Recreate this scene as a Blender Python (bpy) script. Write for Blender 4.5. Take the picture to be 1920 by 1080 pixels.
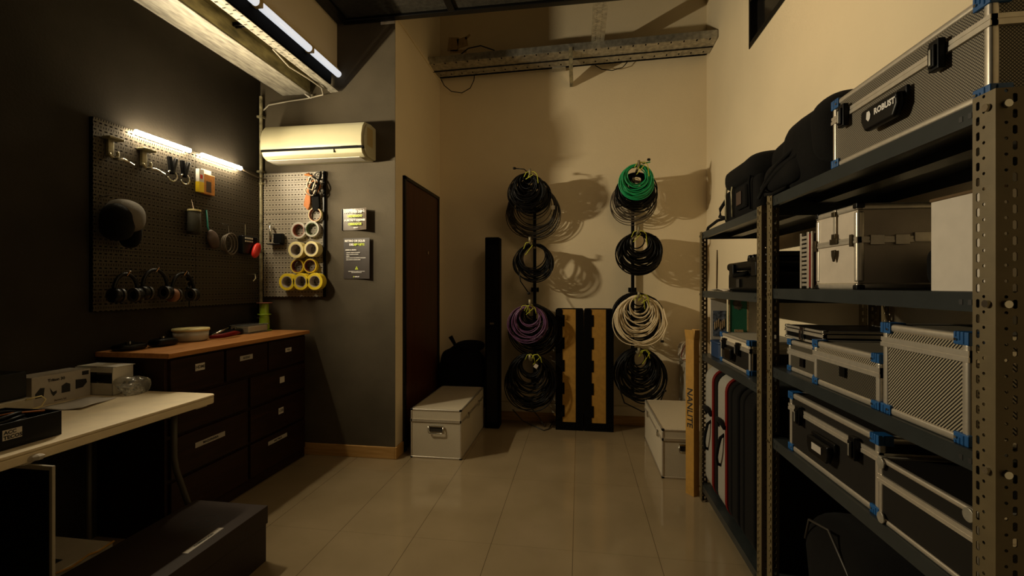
import bpy, bmesh, math, random
from mathutils import Vector, Matrix, noise
from mathutils.geometry import tessellate_polygon
PI = math.pi
random.seed(7)
scene = bpy.context.scene
for o in list(bpy.data.objects): bpy.data.objects.remove(o)
C = scene.collection

# ------------------------------------------------------------------ camera, world, exposure
cam = bpy.data.objects.new('camera', bpy.data.cameras.new('camera'))
C.objects.link(cam)
cam.data.sensor_width = 36; cam.data.lens = 16.0; cam.data.clip_start = 0.05
cam.location = (0, 0, 1.25)
cam.rotation_euler = (math.radians(90), 0, math.atan(126 / 853))
cam.data.shift_y = -5 / 1920
scene.camera = cam
w = bpy.data.worlds.new('world'); scene.world = w; w.use_nodes = True
w.node_tree.nodes['Background'].inputs[0].default_value = (1.0, 0.62, 0.30, 1)
w.node_tree.nodes['Background'].inputs[1].default_value = 0.0008
scene.view_settings.view_transform = 'Standard'
scene.view_settings.look = 'None'
scene.view_settings.gamma = 1
scene.view_settings.use_curve_mapping = False
scene.view_settings.exposure = -0.12
LED_STRENGTH = 125.0
LED_COLOR = (1.0, 0.84, 0.56)
fl_ = bpy.data.lights.new('alcove_fill_light', 'AREA'); fl_.shape = 'RECTANGLE'; fl_.size = 0.9; fl_.size_y = 0.6   # added warm fill above the frame, brightens the alcove; no real lamp
fl_.energy = 7.0; fl_.color = (1.0, 0.66, 0.34)
fo_ = bpy.data.objects.new('alcove_fill_light', fl_); C.objects.link(fo_); fo_.location = (0.3, 2.0, 3.12)
fo_.rotation_euler = (math.radians(22), math.radians(12), 0)
for y_, sy_, en_ in ((2.16, 0.15, 38.0), (2.695, 0.30, 4.0)):                       # the forward throw of the two light bars on the left pegboard
    ld = bpy.data.lights.new('led_bar_light', 'AREA'); ld.shape = 'RECTANGLE'; ld.size = 0.03; ld.size_y = sy_
    ld.energy = en_; ld.color = LED_COLOR; ld.spread = math.radians(150)
    lo_ = bpy.data.objects.new('led_bar_light', ld); C.objects.link(lo_)
    lo_.location = (-2.316, y_, 2.065); lo_.rotation_euler = (0, math.radians(-90), 0)

# ------------------------------------------------------------------ materials
def mat(name, col, rough=0.6, metal=0.0, var=0.0, vscale=8.0, bump=0.0, bscale=60.0, stretch=None, spec=0.5,
        coat=0.0, sheen=0.0, trans=0.0, emit=0.0, emitcol=None):
    m = bpy.data.materials.new(name); m.use_nodes = True
    nt = m.node_tree; b = nt.nodes['Principled BSDF']
    b.inputs['Base Color'].default_value = (*col, 1)
    b.inputs['Roughness'].default_value = rough
    b.inputs['Metallic'].default_value = metal
    b.inputs['Specular IOR Level'].default_value = spec
    b.inputs['Coat Weight'].default_value = coat
    b.inputs['Sheen Weight'].default_value = sheen
    b.inputs['Transmission Weight'].default_value = trans
    if emit:
        b.inputs['Emission Color'].default_value = (*(emitcol or col), 1)
        b.inputs['Emission Strength'].default_value = emit
    tc = nt.nodes.new('ShaderNodeTexCoord'); mp = nt.nodes.new('ShaderNodeMapping')
    nt.links.new(tc.outputs['Object'], mp.inputs[0])
    if stretch: mp.inputs['Scale'].default_value = stretch
    if var:
        n = nt.nodes.new('ShaderNodeTexNoise'); n.inputs['Scale'].default_value = vscale
        n.inputs['Detail'].default_value = 6
        nt.links.new(mp.outputs[0], n.inputs['Vector'])
        r = nt.nodes.new('ShaderNodeValToRGB')
        r.color_ramp.elements[0].position = 0.3; r.color_ramp.elements[1].position = 0.7
        r.color_ramp.elements[0].color = (*[c * (1 - var) for c in col], 1)
        r.color_ramp.elements[1].color = (*[min(1, c * (1 + var)) for c in col], 1)
        nt.links.new(n.outputs['Fac'], r.inputs[0]); nt.links.new(r.outputs[0], b.inputs['Base Color'])
    if bump:
        n2 = nt.nodes.new('ShaderNodeTexNoise'); n2.inputs['Scale'].default_value = bscale
        n2.inputs['Detail'].default_value = 4
        nt.links.new(mp.outputs[0], n2.inputs['Vector'])
        bp = nt.nodes.new('ShaderNodeBump'); bp.inputs['Strength'].default_value = bump
        bp.inputs['Distance'].default_value = 0.01
        nt.links.new(n2.outputs['Fac'], bp.inputs['Height']); nt.links.new(bp.outputs[0], b.inputs['Normal'])
    return m

class NX:
    """tiny math-node expression helper"""
    def __init__(s, nt): s.nt = nt
    def m(s, op, a, b=None, c=None):
        n = s.nt.nodes.new('ShaderNodeMath'); n.operation = op
        for i, v in enumerate((a, b, c)):
            if v is None: continue
            if isinstance(v, (int, float)): n.inputs[i].default_value = v
            else: s.nt.links.new(v, n.inputs[i])
        return n.outputs[0]
    def coords(s):
        t = s.nt.nodes.new('ShaderNodeTexCoord'); x = s.nt.nodes.new('ShaderNodeSeparateXYZ')
        s.nt.links.new(t.outputs['Object'], x.inputs[0]); return x.outputs
    def slot(s, a, z, pa, pz, oa, oz, wa, wz):
        """1 inside a rectangle wa x wz repeated every pa, pz"""
        fa = s.m('ABSOLUTE', s.m('SUBTRACT', s.m('FRACT', s.m('DIVIDE', s.m('ADD', a, 50 * pa + oa), pa)), 0.5))
        fz = s.m('ABSOLUTE', s.m('SUBTRACT', s.m('FRACT', s.m('DIVIDE', s.m('ADD', z, 50 * pz + oz), pz)), 0.5))
        return s.m('MULTIPLY', s.m('LESS_THAN', fa, wa / pa / 2), s.m('LESS_THAN', fz, wz / pz / 2))

def perf(name, base_mat, axis, slots):
    """copy of a material with real see-through perforations"""
    m = base_mat.copy(); m.name = name; nt = m.node_tree; nx = NX(nt)
    x = nx.coords(); a = x[axis[0]]; z = x[axis[1]]
    tot = None
    for sl in slots:
        v = nx.slot(a, z, *sl)
        tot = v if tot is None else nx.m('MAXIMUM', tot, v)
    b = nt.nodes['Principled BSDF']
    nt.links.new(nx.m('SUBTRACT', 1.0, tot), b.inputs['Alpha'])
    return m

def two_tone(name, c1, c2, rough, metal, fn, bump=0.4):
    m = bpy.data.materials.new(name); m.use_nodes = True; nt = m.node_tree; nx = NX(nt)
    b = nt.nodes['Principled BSDF']; b.inputs['Roughness'].default_value = rough; b.inputs['Metallic'].default_value = metal; b.inputs['Specular IOR Level'].default_value = 0.15
    f = fn(nx, nx.coords())
    mx = nt.nodes.new('ShaderNodeMix'); mx.data_type = 'RGBA'
    mx.inputs[6].default_value = (*c1, 1); mx.inputs[7].default_value = (*c2, 1)
    nt.links.new(f, mx.inputs[0]); nt.links.new(mx.outputs[2], b.inputs['Base Color'])
    if bump:
        bp = nt.nodes.new('ShaderNodeBump'); bp.inputs['Strength'].default_value = bump; bp.inputs['Distance'].default_value = 0.002
        nt.links.new(f, bp.inputs['Height']); nt.links.new(bp.outputs[0], b.inputs['Normal'])
    return m

def wood(name, c1, c2, rough, scale=(14, 1.2, 14), wscale=3.0):
    m = bpy.data.materials.new(name); m.use_nodes = True; nt = m.node_tree; b = nt.nodes['Principled BSDF']
    tc = nt.nodes.new('ShaderNodeTexCoord'); mp = nt.nodes.new('ShaderNodeMapping'); mp.inputs['Scale'].default_value = scale
    nt.links.new(tc.outputs['Object'], mp.inputs[0])
    n = nt.nodes.new('ShaderNodeTexNoise'); n.inputs['Scale'].default_value = wscale; n.inputs['Detail'].default_value = 8
    n.inputs['Distortion'].default_value = 0.6
    nt.links.new(mp.outputs[0], n.inputs['Vector'])
    r = nt.nodes.new('ShaderNodeValToRGB'); r.color_ramp.elements[0].position = 0.35; r.color_ramp.elements[1].position = 0.68
    r.color_ramp.elements[0].color = (*c1, 1); r.color_ramp.elements[1].color = (*c2, 1)
    nt.links.new(n.outputs['Fac'], r.inputs[0]); nt.links.new(r.outputs[0], b.inputs['Base Color'])
    b.inputs['Roughness'].default_value = rough; b.inputs['Specular IOR Level'].default_value = 0.2
    bp = nt.nodes.new('ShaderNodeBump'); bp.inputs['Strength'].default_value = 0.15; bp.inputs['Distance'].default_value = 0.004
    nt.links.new(n.outputs['Fac'], bp.inputs['Height']); nt.links.new(bp.outputs[0], b.inputs['Normal'])
    return m

M = {}
M['cream'] = mat('cream_paint', (0.76, 0.645, 0.44), 0.75, var=0.05, vscale=1.5, bump=0.12, bscale=120)
M['blackwall'] = mat('black_paint', (0.031, 0.026, 0.020), 0.65, spec=0.06, var=0.25, vscale=2.2, bump=0.10, bscale=90)
M['slate_wall'] = mat('dark_grey_paint', (0.085, 0.070, 0.048), 0.6, spec=0.08, var=0.22, vscale=2.5, bump=0.08, bscale=90)
M['ceil'] = mat('dark_ceiling_board', (0.03, 0.027, 0.021), 0.5, spec=0.2, var=0.4, vscale=40, bump=0.3, bscale=200)
M['black'] = mat('black_plastic', (0.003, 0.003, 0.003), 0.35, spec=0.25)
M['blackm'] = mat('black_matte', (0.002, 0.0018, 0.0016), 0.8, spec=0.08, bump=0.2, bscale=300)
M['fabric'] = mat('black_fabric', (0.003, 0.0026, 0.0022), 0.8, spec=0.12, bump=0.5, bscale=500, sheen=0.03)
M['rubber'] = mat('black_cable', (0.0025, 0.0022, 0.002), 0.4, spec=0.2)
M['galv'] = mat('galvanised_steel', (0.42, 0.40, 0.34), 0.42, metal=0.75, var=0.35, vscale=25, bump=0.05, bscale=40)
M['galv_dark'] = mat('aged_galvanised_steel', (0.30, 0.265, 0.16), 0.5, metal=0.3, var=0.6, vscale=22, stretch=(1, .35, 1))
M['plank'] = mat('pale_galvanised_tray', (0.30, 0.275, 0.22), 0.55, metal=0.1, var=0.45, vscale=16, stretch=(3, 0.6, 3))
M['alu'] = mat('brushed_aluminium', (0.66, 0.60, 0.50), 0.34, metal=0.7, var=0.06, vscale=60)
M['alu_panel'] = mat('pebbled_aluminium_panel', (0.60, 0.525, 0.39), 0.5, metal=0.15, var=0.06, vscale=150, bump=0.25, bscale=600)
M['alu_warm'] = mat('worn_cream_aluminium_panel', (0.60, 0.52, 0.42), 0.45, metal=0.2, var=0.10, vscale=12, bump=0.1, bscale=500)
M['leg'] = mat('dull_grey_leg_paint', (0.06, 0.052, 0.038), 0.5)
M['tape_brown'] = mat('old_brown_tape', (0.42, 0.30, 0.16), 0.6, var=0.15, vscale=40)
M['greycloth'] = mat('dark_olive_cloth', (0.045, 0.042, 0.030), 0.8, spec=0.1, bump=0.3, bscale=500)
M['bronze'] = mat('dark_tarnished_steel', (0.10, 0.08, 0.05), 0.3, metal=0.9)
M['chrome'] = mat('chrome', (0.6, 0.58, 0.52), 0.18, metal=1.0)
M['blue'] = mat('blue_plastic', (0.010, 0.085, 0.26), 0.4)
M['post'] = mat('olive_grey_steel_post', (0.14, 0.105, 0.05), 0.45, metal=0.2, var=0.12, vscale=20)
M['shelf'] = mat('slate_painted_steel', (0.028, 0.033, 0.033), 0.34, spec=0.3, metal=0.1, var=0.12, vscale=15)
M['yellowcard'] = mat('ochre_cardboard', (0.38, 0.20, 0.030), 0.7, var=0.12, vscale=30, bump=0.1)
M['cardboard_in'] = mat('brown_cardboard', (0.10, 0.055, 0.015), 0.8)
M['chest'] = wood('dark_stained_wood', (0.014, 0.0055, 0.0025), (0.026, 0.010, 0.0045), 0.45)
M['chest_top'] = wood('worn_wood_top', (0.34, 0.14, 0.040), (0.48, 0.22, 0.07), 0.5)
M['door'] = wood('dark_red_brown_door', (0.045, 0.013, 0.006), (0.07, 0.022, 0.010), 0.35, (14, 14, 1))
M['bb_wood'] = wood('honey_wood_baseboard', (0.42, 0.23, 0.07), (0.55, 0.32, 0.11), 0.4, (1.2, 1.2, 20))
M['table'] = mat('beige_plastic_tabletop', (0.74, 0.62, 0.42), 0.5, var=0.07, vscale=14, bump=0.06, bscale=200)
M['white'] = mat('white_plastic', (0.66, 0.62, 0.54), 0.4)
M['ac'] = mat('aged_white_plastic', (0.50, 0.46, 0.30), 0.35, var=0.05, vscale=5)
M['paper'] = mat('white_paper', (0.60, 0.54, 0.46), 0.7, var=0.04, vscale=30)
M['greypaper'] = mat('grey_card', (0.40, 0.36, 0.31), 0.7, var=0.05, vscale=30)
M['greyboard'] = mat('grey_painted_box', (0.40, 0.36, 0.28), 0.55, var=0.05, vscale=30)
M['poster'] = mat('dark_brown_poster', (0.035, 0.026, 0.022), 0.4)
M['poster_gloss'] = mat('glossy_poster', (0.10, 0.075, 0.055), 0.3)
M['ink'] = mat('black_ink', (0.01, 0.01, 0.01), 0.6)
M['white_ink'] = mat('white_print', (0.75, 0.72, 0.68), 0.6)
M['lime'] = mat('lime_print', (0.55, 0.68, 0.04), 0.6)
M['lime_plastic'] = mat('lime_green_plastic', (0.30, 0.44, 0.02), 0.35)
M['tie'] = mat('yellow_green_tie', (0.48, 0.50, 0.04), 0.6)
M['green'] = mat('green_cable', (0.005, 0.30, 0.10), 0.4)
M['purple'] = mat('purple_cable', (0.14, 0.055, 0.14), 0.4)
M['creamcable'] = mat('cream_cable', (0.72, 0.60, 0.40), 0.45)
M['greycable'] = mat('grey_brown_cable', (0.11, 0.085, 0.06), 0.45)
M['darkgrey'] = mat('dark_grey_cable', (0.035, 0.030, 0.024), 0.45)
M['red'] = mat('red_plastic', (0.55, 0.02, 0.012), 0.35)
M['redtrim'] = mat('red_piping', (0.15, 0.006, 0.004), 0.6, spec=0.2)
M['greybag'] = mat('grey_bag_cloth', (0.30, 0.28, 0.235), 0.8, var=0.08, vscale=200, bump=0.4, bscale=700)
M['capcloth'] = mat('grey_cap_cloth', (0.13, 0.112, 0.09), 0.85, bump=0.4, bscale=600)
M['greenboard'] = mat('green_board', (0.012, 0.16, 0.085), 0.5, var=0.1, vscale=20)
M['bluephoto'] = mat('blue_grey_photo_print', (0.12, 0.14, 0.19), 0.5, var=0.9, vscale=60)
M['tan'] = mat('tan_print', (0.45, 0.30, 0.15), 0.6, var=0.4, vscale=120)
M['orange'] = mat('orange_fabric', (0.46, 0.15, 0.03), 0.7)
M['orangepack'] = mat('orange_translucent_plastic', (0.50, 0.20, 0.03), 0.4, var=0.2, vscale=60)
M['yellow'] = mat('yellow_tape', (0.75, 0.56, 0.03), 0.35)
M['yellowpl'] = mat('yellow_print', (0.85, 0.60, 0.02), 0.4)
M['tapecream'] = mat('cream_tape', (0.72, 0.62, 0.30), 0.45)
M['tapegrey'] = mat('pale_grey_tape', (0.45, 0.42, 0.36), 0.4)
M['core'] = mat('cardboard_core', (0.42, 0.36, 0.30), 0.7)
M['corered'] = mat('reddish_core', (0.30, 0.10, 0.06), 0.6)
M['coregreen'] = mat('green_core', (0.12, 0.17, 0.08), 0.6)
M['corebrown'] = mat('dark_red_core', (0.14, 0.03, 0.02), 0.6)
M['brush'] = mat('white_cloth', (0.55, 0.47, 0.36), 0.8)
M['teal'] = mat('teal_strap', (0.03, 0.30, 0.25), 0.6)
M['clear'] = mat('clear_plastic', (0.80, 0.80, 0.76), 0.12, trans=0.85)
M['frost'] = mat('frosted_plastic', (0.62, 0.58, 0.48), 0.35, trans=0.25)
M['navybox'] = mat('navy_plastic', (0.008, 0.03, 0.085), 0.5)
M['tube'] = mat('white_lamp_tube', (0.85, 0.85, 0.85), 0.25, emit=0.75, emitcol=(0.92, 0.95, 1.0))
M['tan_cap'] = mat('yellowed_plastic', (0.50, 0.36, 0.13), 0.5)
M['leather'] = mat('brown_leather', (0.05, 0.026, 0.015), 0.6)
M['earpad'] = mat('brown_ear_pad', (0.20, 0.085, 0.04), 0.6)
M['led'] = mat('led_diffuser', (0.9, 0.9, 0.9), 0.5, emit=LED_STRENGTH, emitcol=LED_COLOR)
M['glass'] = mat('dark_glass', (0.012, 0.011, 0.010), 0.08)
M['indigo'] = mat('dark_aubergine_card', (0.035, 0.025, 0.021), 0.5, spec=0.15, var=0.1, vscale=8)

# floor tiles: grout grid from object coordinates
def floor_mat():
    m = bpy.data.materials.new('glazed_floor_tile'); m.use_nodes = True; nt = m.node_tree; nx = NX(nt)
    b = nt.nodes['Principled BSDF']; x = nx.coords()
    def line(a, p, o, wd):
        f = nx.m('FRACT', nx.m('DIVIDE', nx.m('ADD', a, 100 * p - o), p))
        d = nx.m('MINIMUM', f, nx.m('SUBTRACT', 1.0, f))
        return nx.m('LESS_THAN', d, wd / p / 2)
    g = nx.m('MAXIMUM', line(x[0], 0.3915, -0.03, 0.0026), nx.m('MULTIPLY', line(x[1], 0.747, 2.163, 0.002), 0.45))
    n = nt.nodes.new('ShaderNodeTexNoise'); n.inputs['Scale'].default_value = 3; n.inputs['Detail'].default_value = 5
    r = nt.nodes.new('ShaderNodeValToRGB'); r.color_ramp.elements[0].position = .3; r.color_ramp.elements[1].position = .7
    r.color_ramp.elements[0].color = (0.25, 0.19, 0.108, 1); r.color_ramp.elements[1].color = (0.30, 0.23, 0.135, 1)
    tc = nt.nodes.new('ShaderNodeTexCoord'); nt.links.new(tc.outputs['Object'], n.inputs['Vector']); nt.links.new(n.outputs['Fac'], r.inputs[0])
    mx = nt.nodes.new('ShaderNodeMix'); mx.data_type = 'RGBA'; nt.links.new(g, mx.inputs[0]); nt.links.new(r.outputs[0], mx.inputs[6])
    mx.inputs[7].default_value = (0.09, 0.065, 0.035, 1); nt.links.new(mx.outputs[2], b.inputs['Base Color'])
    b.inputs['Roughness'].default_value = 0.11; b.inputs['Specular IOR Level'].default_value = 0.75
    bp = nt.nodes.new('ShaderNodeBump'); bp.inputs['Strength'].default_value = 0.5; bp.inputs['Distance'].default_value = 0.001; bp.invert = True
    nt.links.new(g, bp.inputs['Height']); nt.links.new(bp.outputs[0], b.inputs['Normal'])
    return m
M['floor'] = floor_mat()

def diag(period, duty, sy=1):
    def f(nx, x):
        s = nx.m('ADD', nx.m('MULTIPLY', nx.m('ADD', x[0], x[1]), sy), x[2])
        return nx.m('LESS_THAN', nx.m('FRACT', nx.m('DIVIDE', nx.m('ADD', s, 10.0), period)), duty)
    return f
def weave(nx, x):
    s = nx.m('ADD', x[0], x[1])
    a = nx.m('FRACT', nx.m('DIVIDE', nx.m('ADD', nx.m('ADD', s, x[2]), 10.0), 0.0062))
    b = nx.m('FRACT', nx.m('DIVIDE', nx.m('ADD', nx.m('SUBTRACT', s, x[2]), 10.0), 0.0062))
    return nx.m('MULTIPLY', nx.m('GREATER_THAN', a, 0.30), nx.m('GREATER_THAN', b, 0.30))
M['panel_weave'] = two_tone('woven_grey_panel', (0.03, 0.027, 0.023), (0.30, 0.265, 0.205), 0.42, 0.3, weave)
M['panel_diag'] = two_tone('diagonal_ridged_panel', (0.012, 0.010, 0.008), (0.40, 0.35, 0.255), 0.45, 0.1, diag(0.0078, 0.50))
M['panel_diag2'] = two_tone('fine_diagonal_ridged_panel', (0.008, 0.007, 0.006), (0.13, 0.112, 0.08), 0.5, 0.0, diag(0.0085, 0.45, -1))
M['panel_dark'] = two_tone('dark_textured_panel', (0.006, 0.005, 0.004), (0.022, 0.019, 0.015), 0.55, 0.0, diag(0.005, 0.45, -1))
PEG = [(0.0125, 0.036, 0, 0, 0.0040, 0.011), (0.026, 0.036, 0, 0.018, 0.014, 0.0065)]
M['pegbase'] = mat('black_pegboard_steel', (0.072, 0.060, 0.043), 0.5, spec=0.12, metal=0.35, bump=0.05, bscale=30)
M['peg_y'] = perf('perforated_black_steel', M['pegbase'], (1, 2), PEG)
M['pegbase2'] = mat('dark_pegboard_steel', (0.30, 0.26, 0.195), 0.5)
M['peg_x'] = perf('perforated_dark_steel', M['pegbase2'], (0, 2), [(0.0125, 0.036, 0, 0, 0.0035, 0.010), (0.026, 0.036, 0, 0.018, 0.014, 0.007)])
M['tray_x'] = perf('perforated_steel_tray', M['galv'], (0, 1), [(0.10, 0.2, 0, 0.0, 0.012, 0.028), (0.05, 0.03, 0.0, 0, 0.02, 0.004)])
M['tray_y'] = perf('slotted_pale_steel', M['plank'], (1, 0), [(0.05, 0.066, 0, 0.018, 0.007, 0.020), (0.05, 0.066, 0.025, 0.045, 0.007, 0.020)])

# ------------------------------------------------------------------ geometry helpers
ORG = {}
def tag(o, label, cat, group=None):
    o['label'] = label; o['category'] = cat
    if group: o['group'] = group
    return o
def thing(name, label, cat, loc=(0, 0, 0), rotz=0.0, group=None):
    o = bpy.data.objects.new(name, None); o.empty_display_size = 0.05; C.objects.link(o)
    o.location = loc; o.rotation_euler = (0, 0, rotz); ORG[o.name] = Vector(loc)
    return tag(o, label, cat, group)

class MB:
    def __init__(s): s.bm = bmesh.new()
    def box(s, x0, x1, y0, y1, z0, z1):
        x0, x1 = sorted((x0, x1)); y0, y1 = sorted((y0, y1)); z0, z1 = sorted((z0, z1))
        v = [s.bm.verts.new(p) for p in ((x0,y0,z0),(x1,y0,z0),(x1,y1,z0),(x0,y1,z0),(x0,y0,z1),(x1,y0,z1),(x1,y1,z1),(x0,y1,z1))]
        for f in ((3,2,1,0),(4,5,6,7),(0,1,5,4),(1,2,6,5),(2,3,7,6),(3,0,4,7)): s.bm.faces.new([v[i] for i in f])
        return s
    def obox(s, c, size, rot):
        """box with centre c, size, rotation Euler tuple (radians)"""
        from mathutils import Euler
        R = Euler(rot).to_matrix(); c = Vector(c); a, b, d = [q / 2 for q in size]
        pts = [(-a,-b,-d),(a,-b,-d),(a,b,-d),(-a,b,-d),(-a,-b,d),(a,-b,d),(a,b,d),(-a,b,d)]
        v = [s.bm.verts.new(c + R @ Vector(p)) for p in pts]
        for f in ((3,2,1,0),(4,5,6,7),(0,1,5,4),(1,2,6,5),(2,3,7,6),(3,0,4,7)): s.bm.faces.new([v[i] for i in f])
        return s
    def tube(s, pts, r, n=8, closed=False):
        pts = [Vector(p) for p in pts]; L = len(pts); rings = []
        up = None
        for i, p in enumerate(pts):
            a = pts[(i - 1) % L] if (closed or i > 0) else p
            b = pts[(i + 1) % L] if (closed or i < L - 1) else p
            t = (b - a)
            if t.length < 1e-9: t = Vector((0, 0, 1))
            t.normalize()
            if up is None:
                up = Vector((0, 0, 1)) if abs(t.z) < 0.9 else Vector((1, 0, 0))
            u = up - t * up.dot(t)
            if u.length < 1e-6: u = t.orthogonal()
            u.normalize(); w_ = t.cross(u); up = u
            rr = r[i] if isinstance(r, (list, tuple)) else r
            rings.append([s.bm.verts.new(p + (u * math.cos(2*PI*k/n) + w_ * math.sin(2*PI*k/n)) * rr) for k in range(n)])
        m = L if closed else L - 1
        for i in range(m):
            A, B = rings[i], rings[(i + 1) % L]
            for k in range(n): s.bm.faces.new((A[k], A[(k+1) % n], B[(k+1) % n], B[k]))
        if not closed:
            s.bm.faces.new(list(reversed(rings[0]))); s.bm.faces.new(rings[-1])
        return s
    def cyl(s, a, b, r, n=20): return s.tube([a, b], r, n)
    def prism(s, poly, axis, a, b):
        """extrude 2D polygon along an axis (0,1,2); poly gives the two other coords in order"""
        def P(p, h):
            q = list(p); q.insert(axis, h); return q
        A = [s.bm.verts.new(P(p, a)) for p in poly]; B = [s.bm.verts.new(P(p, b)) for p in poly]
        n = len(poly)
        s.bm.faces.new(A); s.bm.faces.new(list(reversed(B)))
        for i in range(n): s.bm.faces.new((A[i], B[i], B[(i+1) % n], A[(i+1) % n]))
        return s
    def lathe(s, prof, c, axis=2, n=28):
        """prof: (radius, height) pairs, revolved round an axis through c"""
        c = Vector(c); rings = []
        for r, h in prof:
            ring = []
            for k in range(n):
                a = 2*PI*k/n; q = [r*math.cos(a), r*math.sin(a)]; q.insert(axis, h)
                ring.append(s.bm.verts.new(c + Vector(q)))
            rings.append(ring)
        for A, B in zip(rings, rings[1:]):
            for k in range(n): s.bm.faces.new((A[k], A[(k+1) % n], B[(k+1) % n], B[k]))
        for R_, rr in ((rings[0], prof[0][0]), (rings[-1], prof[-1][0])):
            if rr > 1e-5: s.bm.faces.new(R_)
        return s
    def annulus(s, c, ro, ri, h, axis=1, n=32):
        prof = [(ro, 0), (ro, h), (ri, h), (ri, 0), (ro, 0)]
        c = Vector(c); rings = []
        for r, hh in prof[:4]:
            ring = []
            for k in range(n):
                a = 2*PI*k/n; q = [r*math.cos(a), r*math.sin(a)]; q.insert(axis, hh)
                ring.append(s.bm.verts.new(c + Vector(q)))
            rings.append(ring)
        for i in range(4):
            A, B = rings[i], rings[(i+1) % 4]
            for k in range(n): s.bm.faces.new((A[k], A[(k+1) % n], B[(k+1) % n], B[k]))
        return s
    def soft(s, c, size, e=0.35, nz=0.0, ns=6.0, nu=40, nv=24, seed=0, shear=None):
        """superellipsoid lump with noise: a stuffed bag"""
        c = Vector(c)
        def f(t, e_): return math.copysign(abs(t) ** e_, t)
        rows = []
        for j in range(nv + 1):
            ph = -PI/2 + PI*j/nv; row = []
            for i in range(nu):
                th = 2*PI*i/nu
                p = Vector((size[0]/2*f(math.cos(ph), e)*f(math.cos(th), e), size[1]/2*f(math.cos(ph), e)*f(math.sin(th), e), size[2]/2*f(math.sin(ph), e)))
                if nz:
                    d = noise.noise(p*ns + Vector((seed*3.1, seed, 0)))
                    p *= 1 + nz*d
                if shear: p.x += shear[0]*p.z; p.y += shear[1]*p.z
                row.append(s.bm.verts.new(c + p))
            rows.append(row)
        for A, B in zip(rows, rows[1:]):
            for k in range(nu): s.bm.faces.new((A[k], A[(k+1) % nu], B[(k+1) % nu], B[k]))
        bmesh.ops.remove_doubles(s.bm, verts=rows[0] + rows[-1], dist=1e-5)
        return s
    def build(s, name, m, parent=None, bevel=0.0, smooth=False, loc=None, kind=None, seg=2, solid=0.0):
        bmesh.ops.recalc_face_normals(s.bm, faces=s.bm.faces)
        org = Vector((0, 0, 0))
        if parent is not None: org = ORG[parent.name]
        elif loc is not None: org = Vector(loc)
        if org.length: bmesh.ops.translate(s.bm, verts=s.bm.verts, vec=-org)
        me = bpy.data.meshes.new(name); s.bm.to_mesh(me); s.bm.free()
        o = bpy.data.objects.new(name, me); C.objects.link(o); me.materials.append(m)
        if parent is not None: o.parent = parent
        else: o.location = org
        ORG[o.name] = org
        if smooth:
            for p in me.polygons: p.use_smooth = True
        if solid:
            md = o.modifiers.new('thickness', 'SOLIDIFY'); md.thickness = solid; md.offset = 0
        if bevel:
            md = o.modifiers.new('bevel', 'BEVEL'); md.width = bevel; md.segments = seg; md.limit_method = 'ANGLE'; md.angle_limit = math.radians(35)
            if not smooth:
                for p in me.polygons: p.use_smooth = True
                try: o.modifiers.new('wn', 'WEIGHTED_NORMAL').keep_sharp = True
                except Exception: pass
        if kind: o['kind'] = kind
        return o

def struct(name, mb, m, **k): return mb.build(name, m, kind='structure', **k)
def dup(o, parent=None, delta=(0, 0, 0)):
    c = o.copy(); C.objects.link(c); c.parent = parent
    if parent is None: c.location = Vector(o.location) + Vector(delta)
    ORG[c.name] = ORG[o.name]
    for ch in list(o.children): dup(ch, c)
    return c

def lettering(text, size, origin, right, up, m, parent, name='lettering', align='CENTER', bold=0.0, lift=0.0006):
    cu = bpy.data.curves.new('t', 'FONT'); cu.body = text; cu.size = size; cu.align_x = align; cu.align_y = 'CENTER'
    cu.offset = bold; cu.resolution_u = 2
    t = bpy.data.objects.new('t', cu); C.objects.link(t)
    dg = bpy.context.evaluated_depsgraph_get(); me = bpy.data.meshes.new_from_object(t.evaluated_get(dg))
    bpy.data.objects.remove(t)
    r = Vector(right); u = Vector(up); n = r.cross(u).normalized(); org = ORG[parent.name]; o_ = Vector(origin)
    for v in me.vertices: v.co = o_ + r * v.co.x + u * v.co.y + n * lift - org
    ob = bpy.data.objects.new(name, me); C.objects.link(ob); me.materials.clear(); me.materials.append(m)
    ob.parent = parent; ORG[ob.name] = org
    return ob

def rrect(a0, a1, b0, b1, r, n=6):
    pts = []
    for cx, cy, s0 in ((a1-r, b1-r, 0), (a0+r, b1-r, 90), (a0+r, b0+r, 180), (a1-r, b0+r, 270)):
        for k in range(n + 1):
            t = math.radians(s0 + 90*k/n); pts.append((cx + r*math.cos(t), cy + r*math.sin(t)))
    return pts

def arc(c, r, a0, a1, n, plane='xz', sc=(1, 1)):
    out = []
    for k in range(n + 1):
        t = math.radians(a0 + (a1-a0)*k/n); a = r*math.cos(t)*sc[0]; b = r*math.sin(t)*sc[1]
        out.append({'xz': (c[0]+a, c[1], c[2]+b), 'yz': (c[0], c[1]+a, c[2]+b), 'xy': (c[0]+a, c[1]+b, c[2])}[plane])
    return out

# ------------------------------------------------------------------ the room
XL, XR, YP, XA, YB = -2.38, 1.10, 3.12, -1.31, 4.18     # left wall, right wall, panel wall, alcove side, back wall
ZC = 3.17
struct('floor', MB().box(XL - .1, XR + .1, -2.2, YB + .1, -0.05, 0), M['floor'])
struct('wall_left', MB().box(XL - .1, XL, -2.2, YP + .1, 0, ZC), M['blackwall'])
struct('wall_left_return', MB().box(XL - .1, XA - .002, YP, YP + .1, 0, ZC), M['slate_wall'])
struct('wall_alcove', MB().box(XA - .1, XA, YP + .1, YB + .1, 0, 4.3).box(XA - .1, XA, YP, YP + .1, ZC, 4.3).box(XA - .002, XA, YP + .002, YP + .1, 0, ZC), M['cream'])
struct('wall_back', MB().box(XA - .1, XR + .1, YB, YB + .1, 0, 4.3), M['cream'])
wr = MB()
WY0, WY1, WZ0, WZ1 = 1.9, 3.165, 2.79, 3.12
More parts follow.
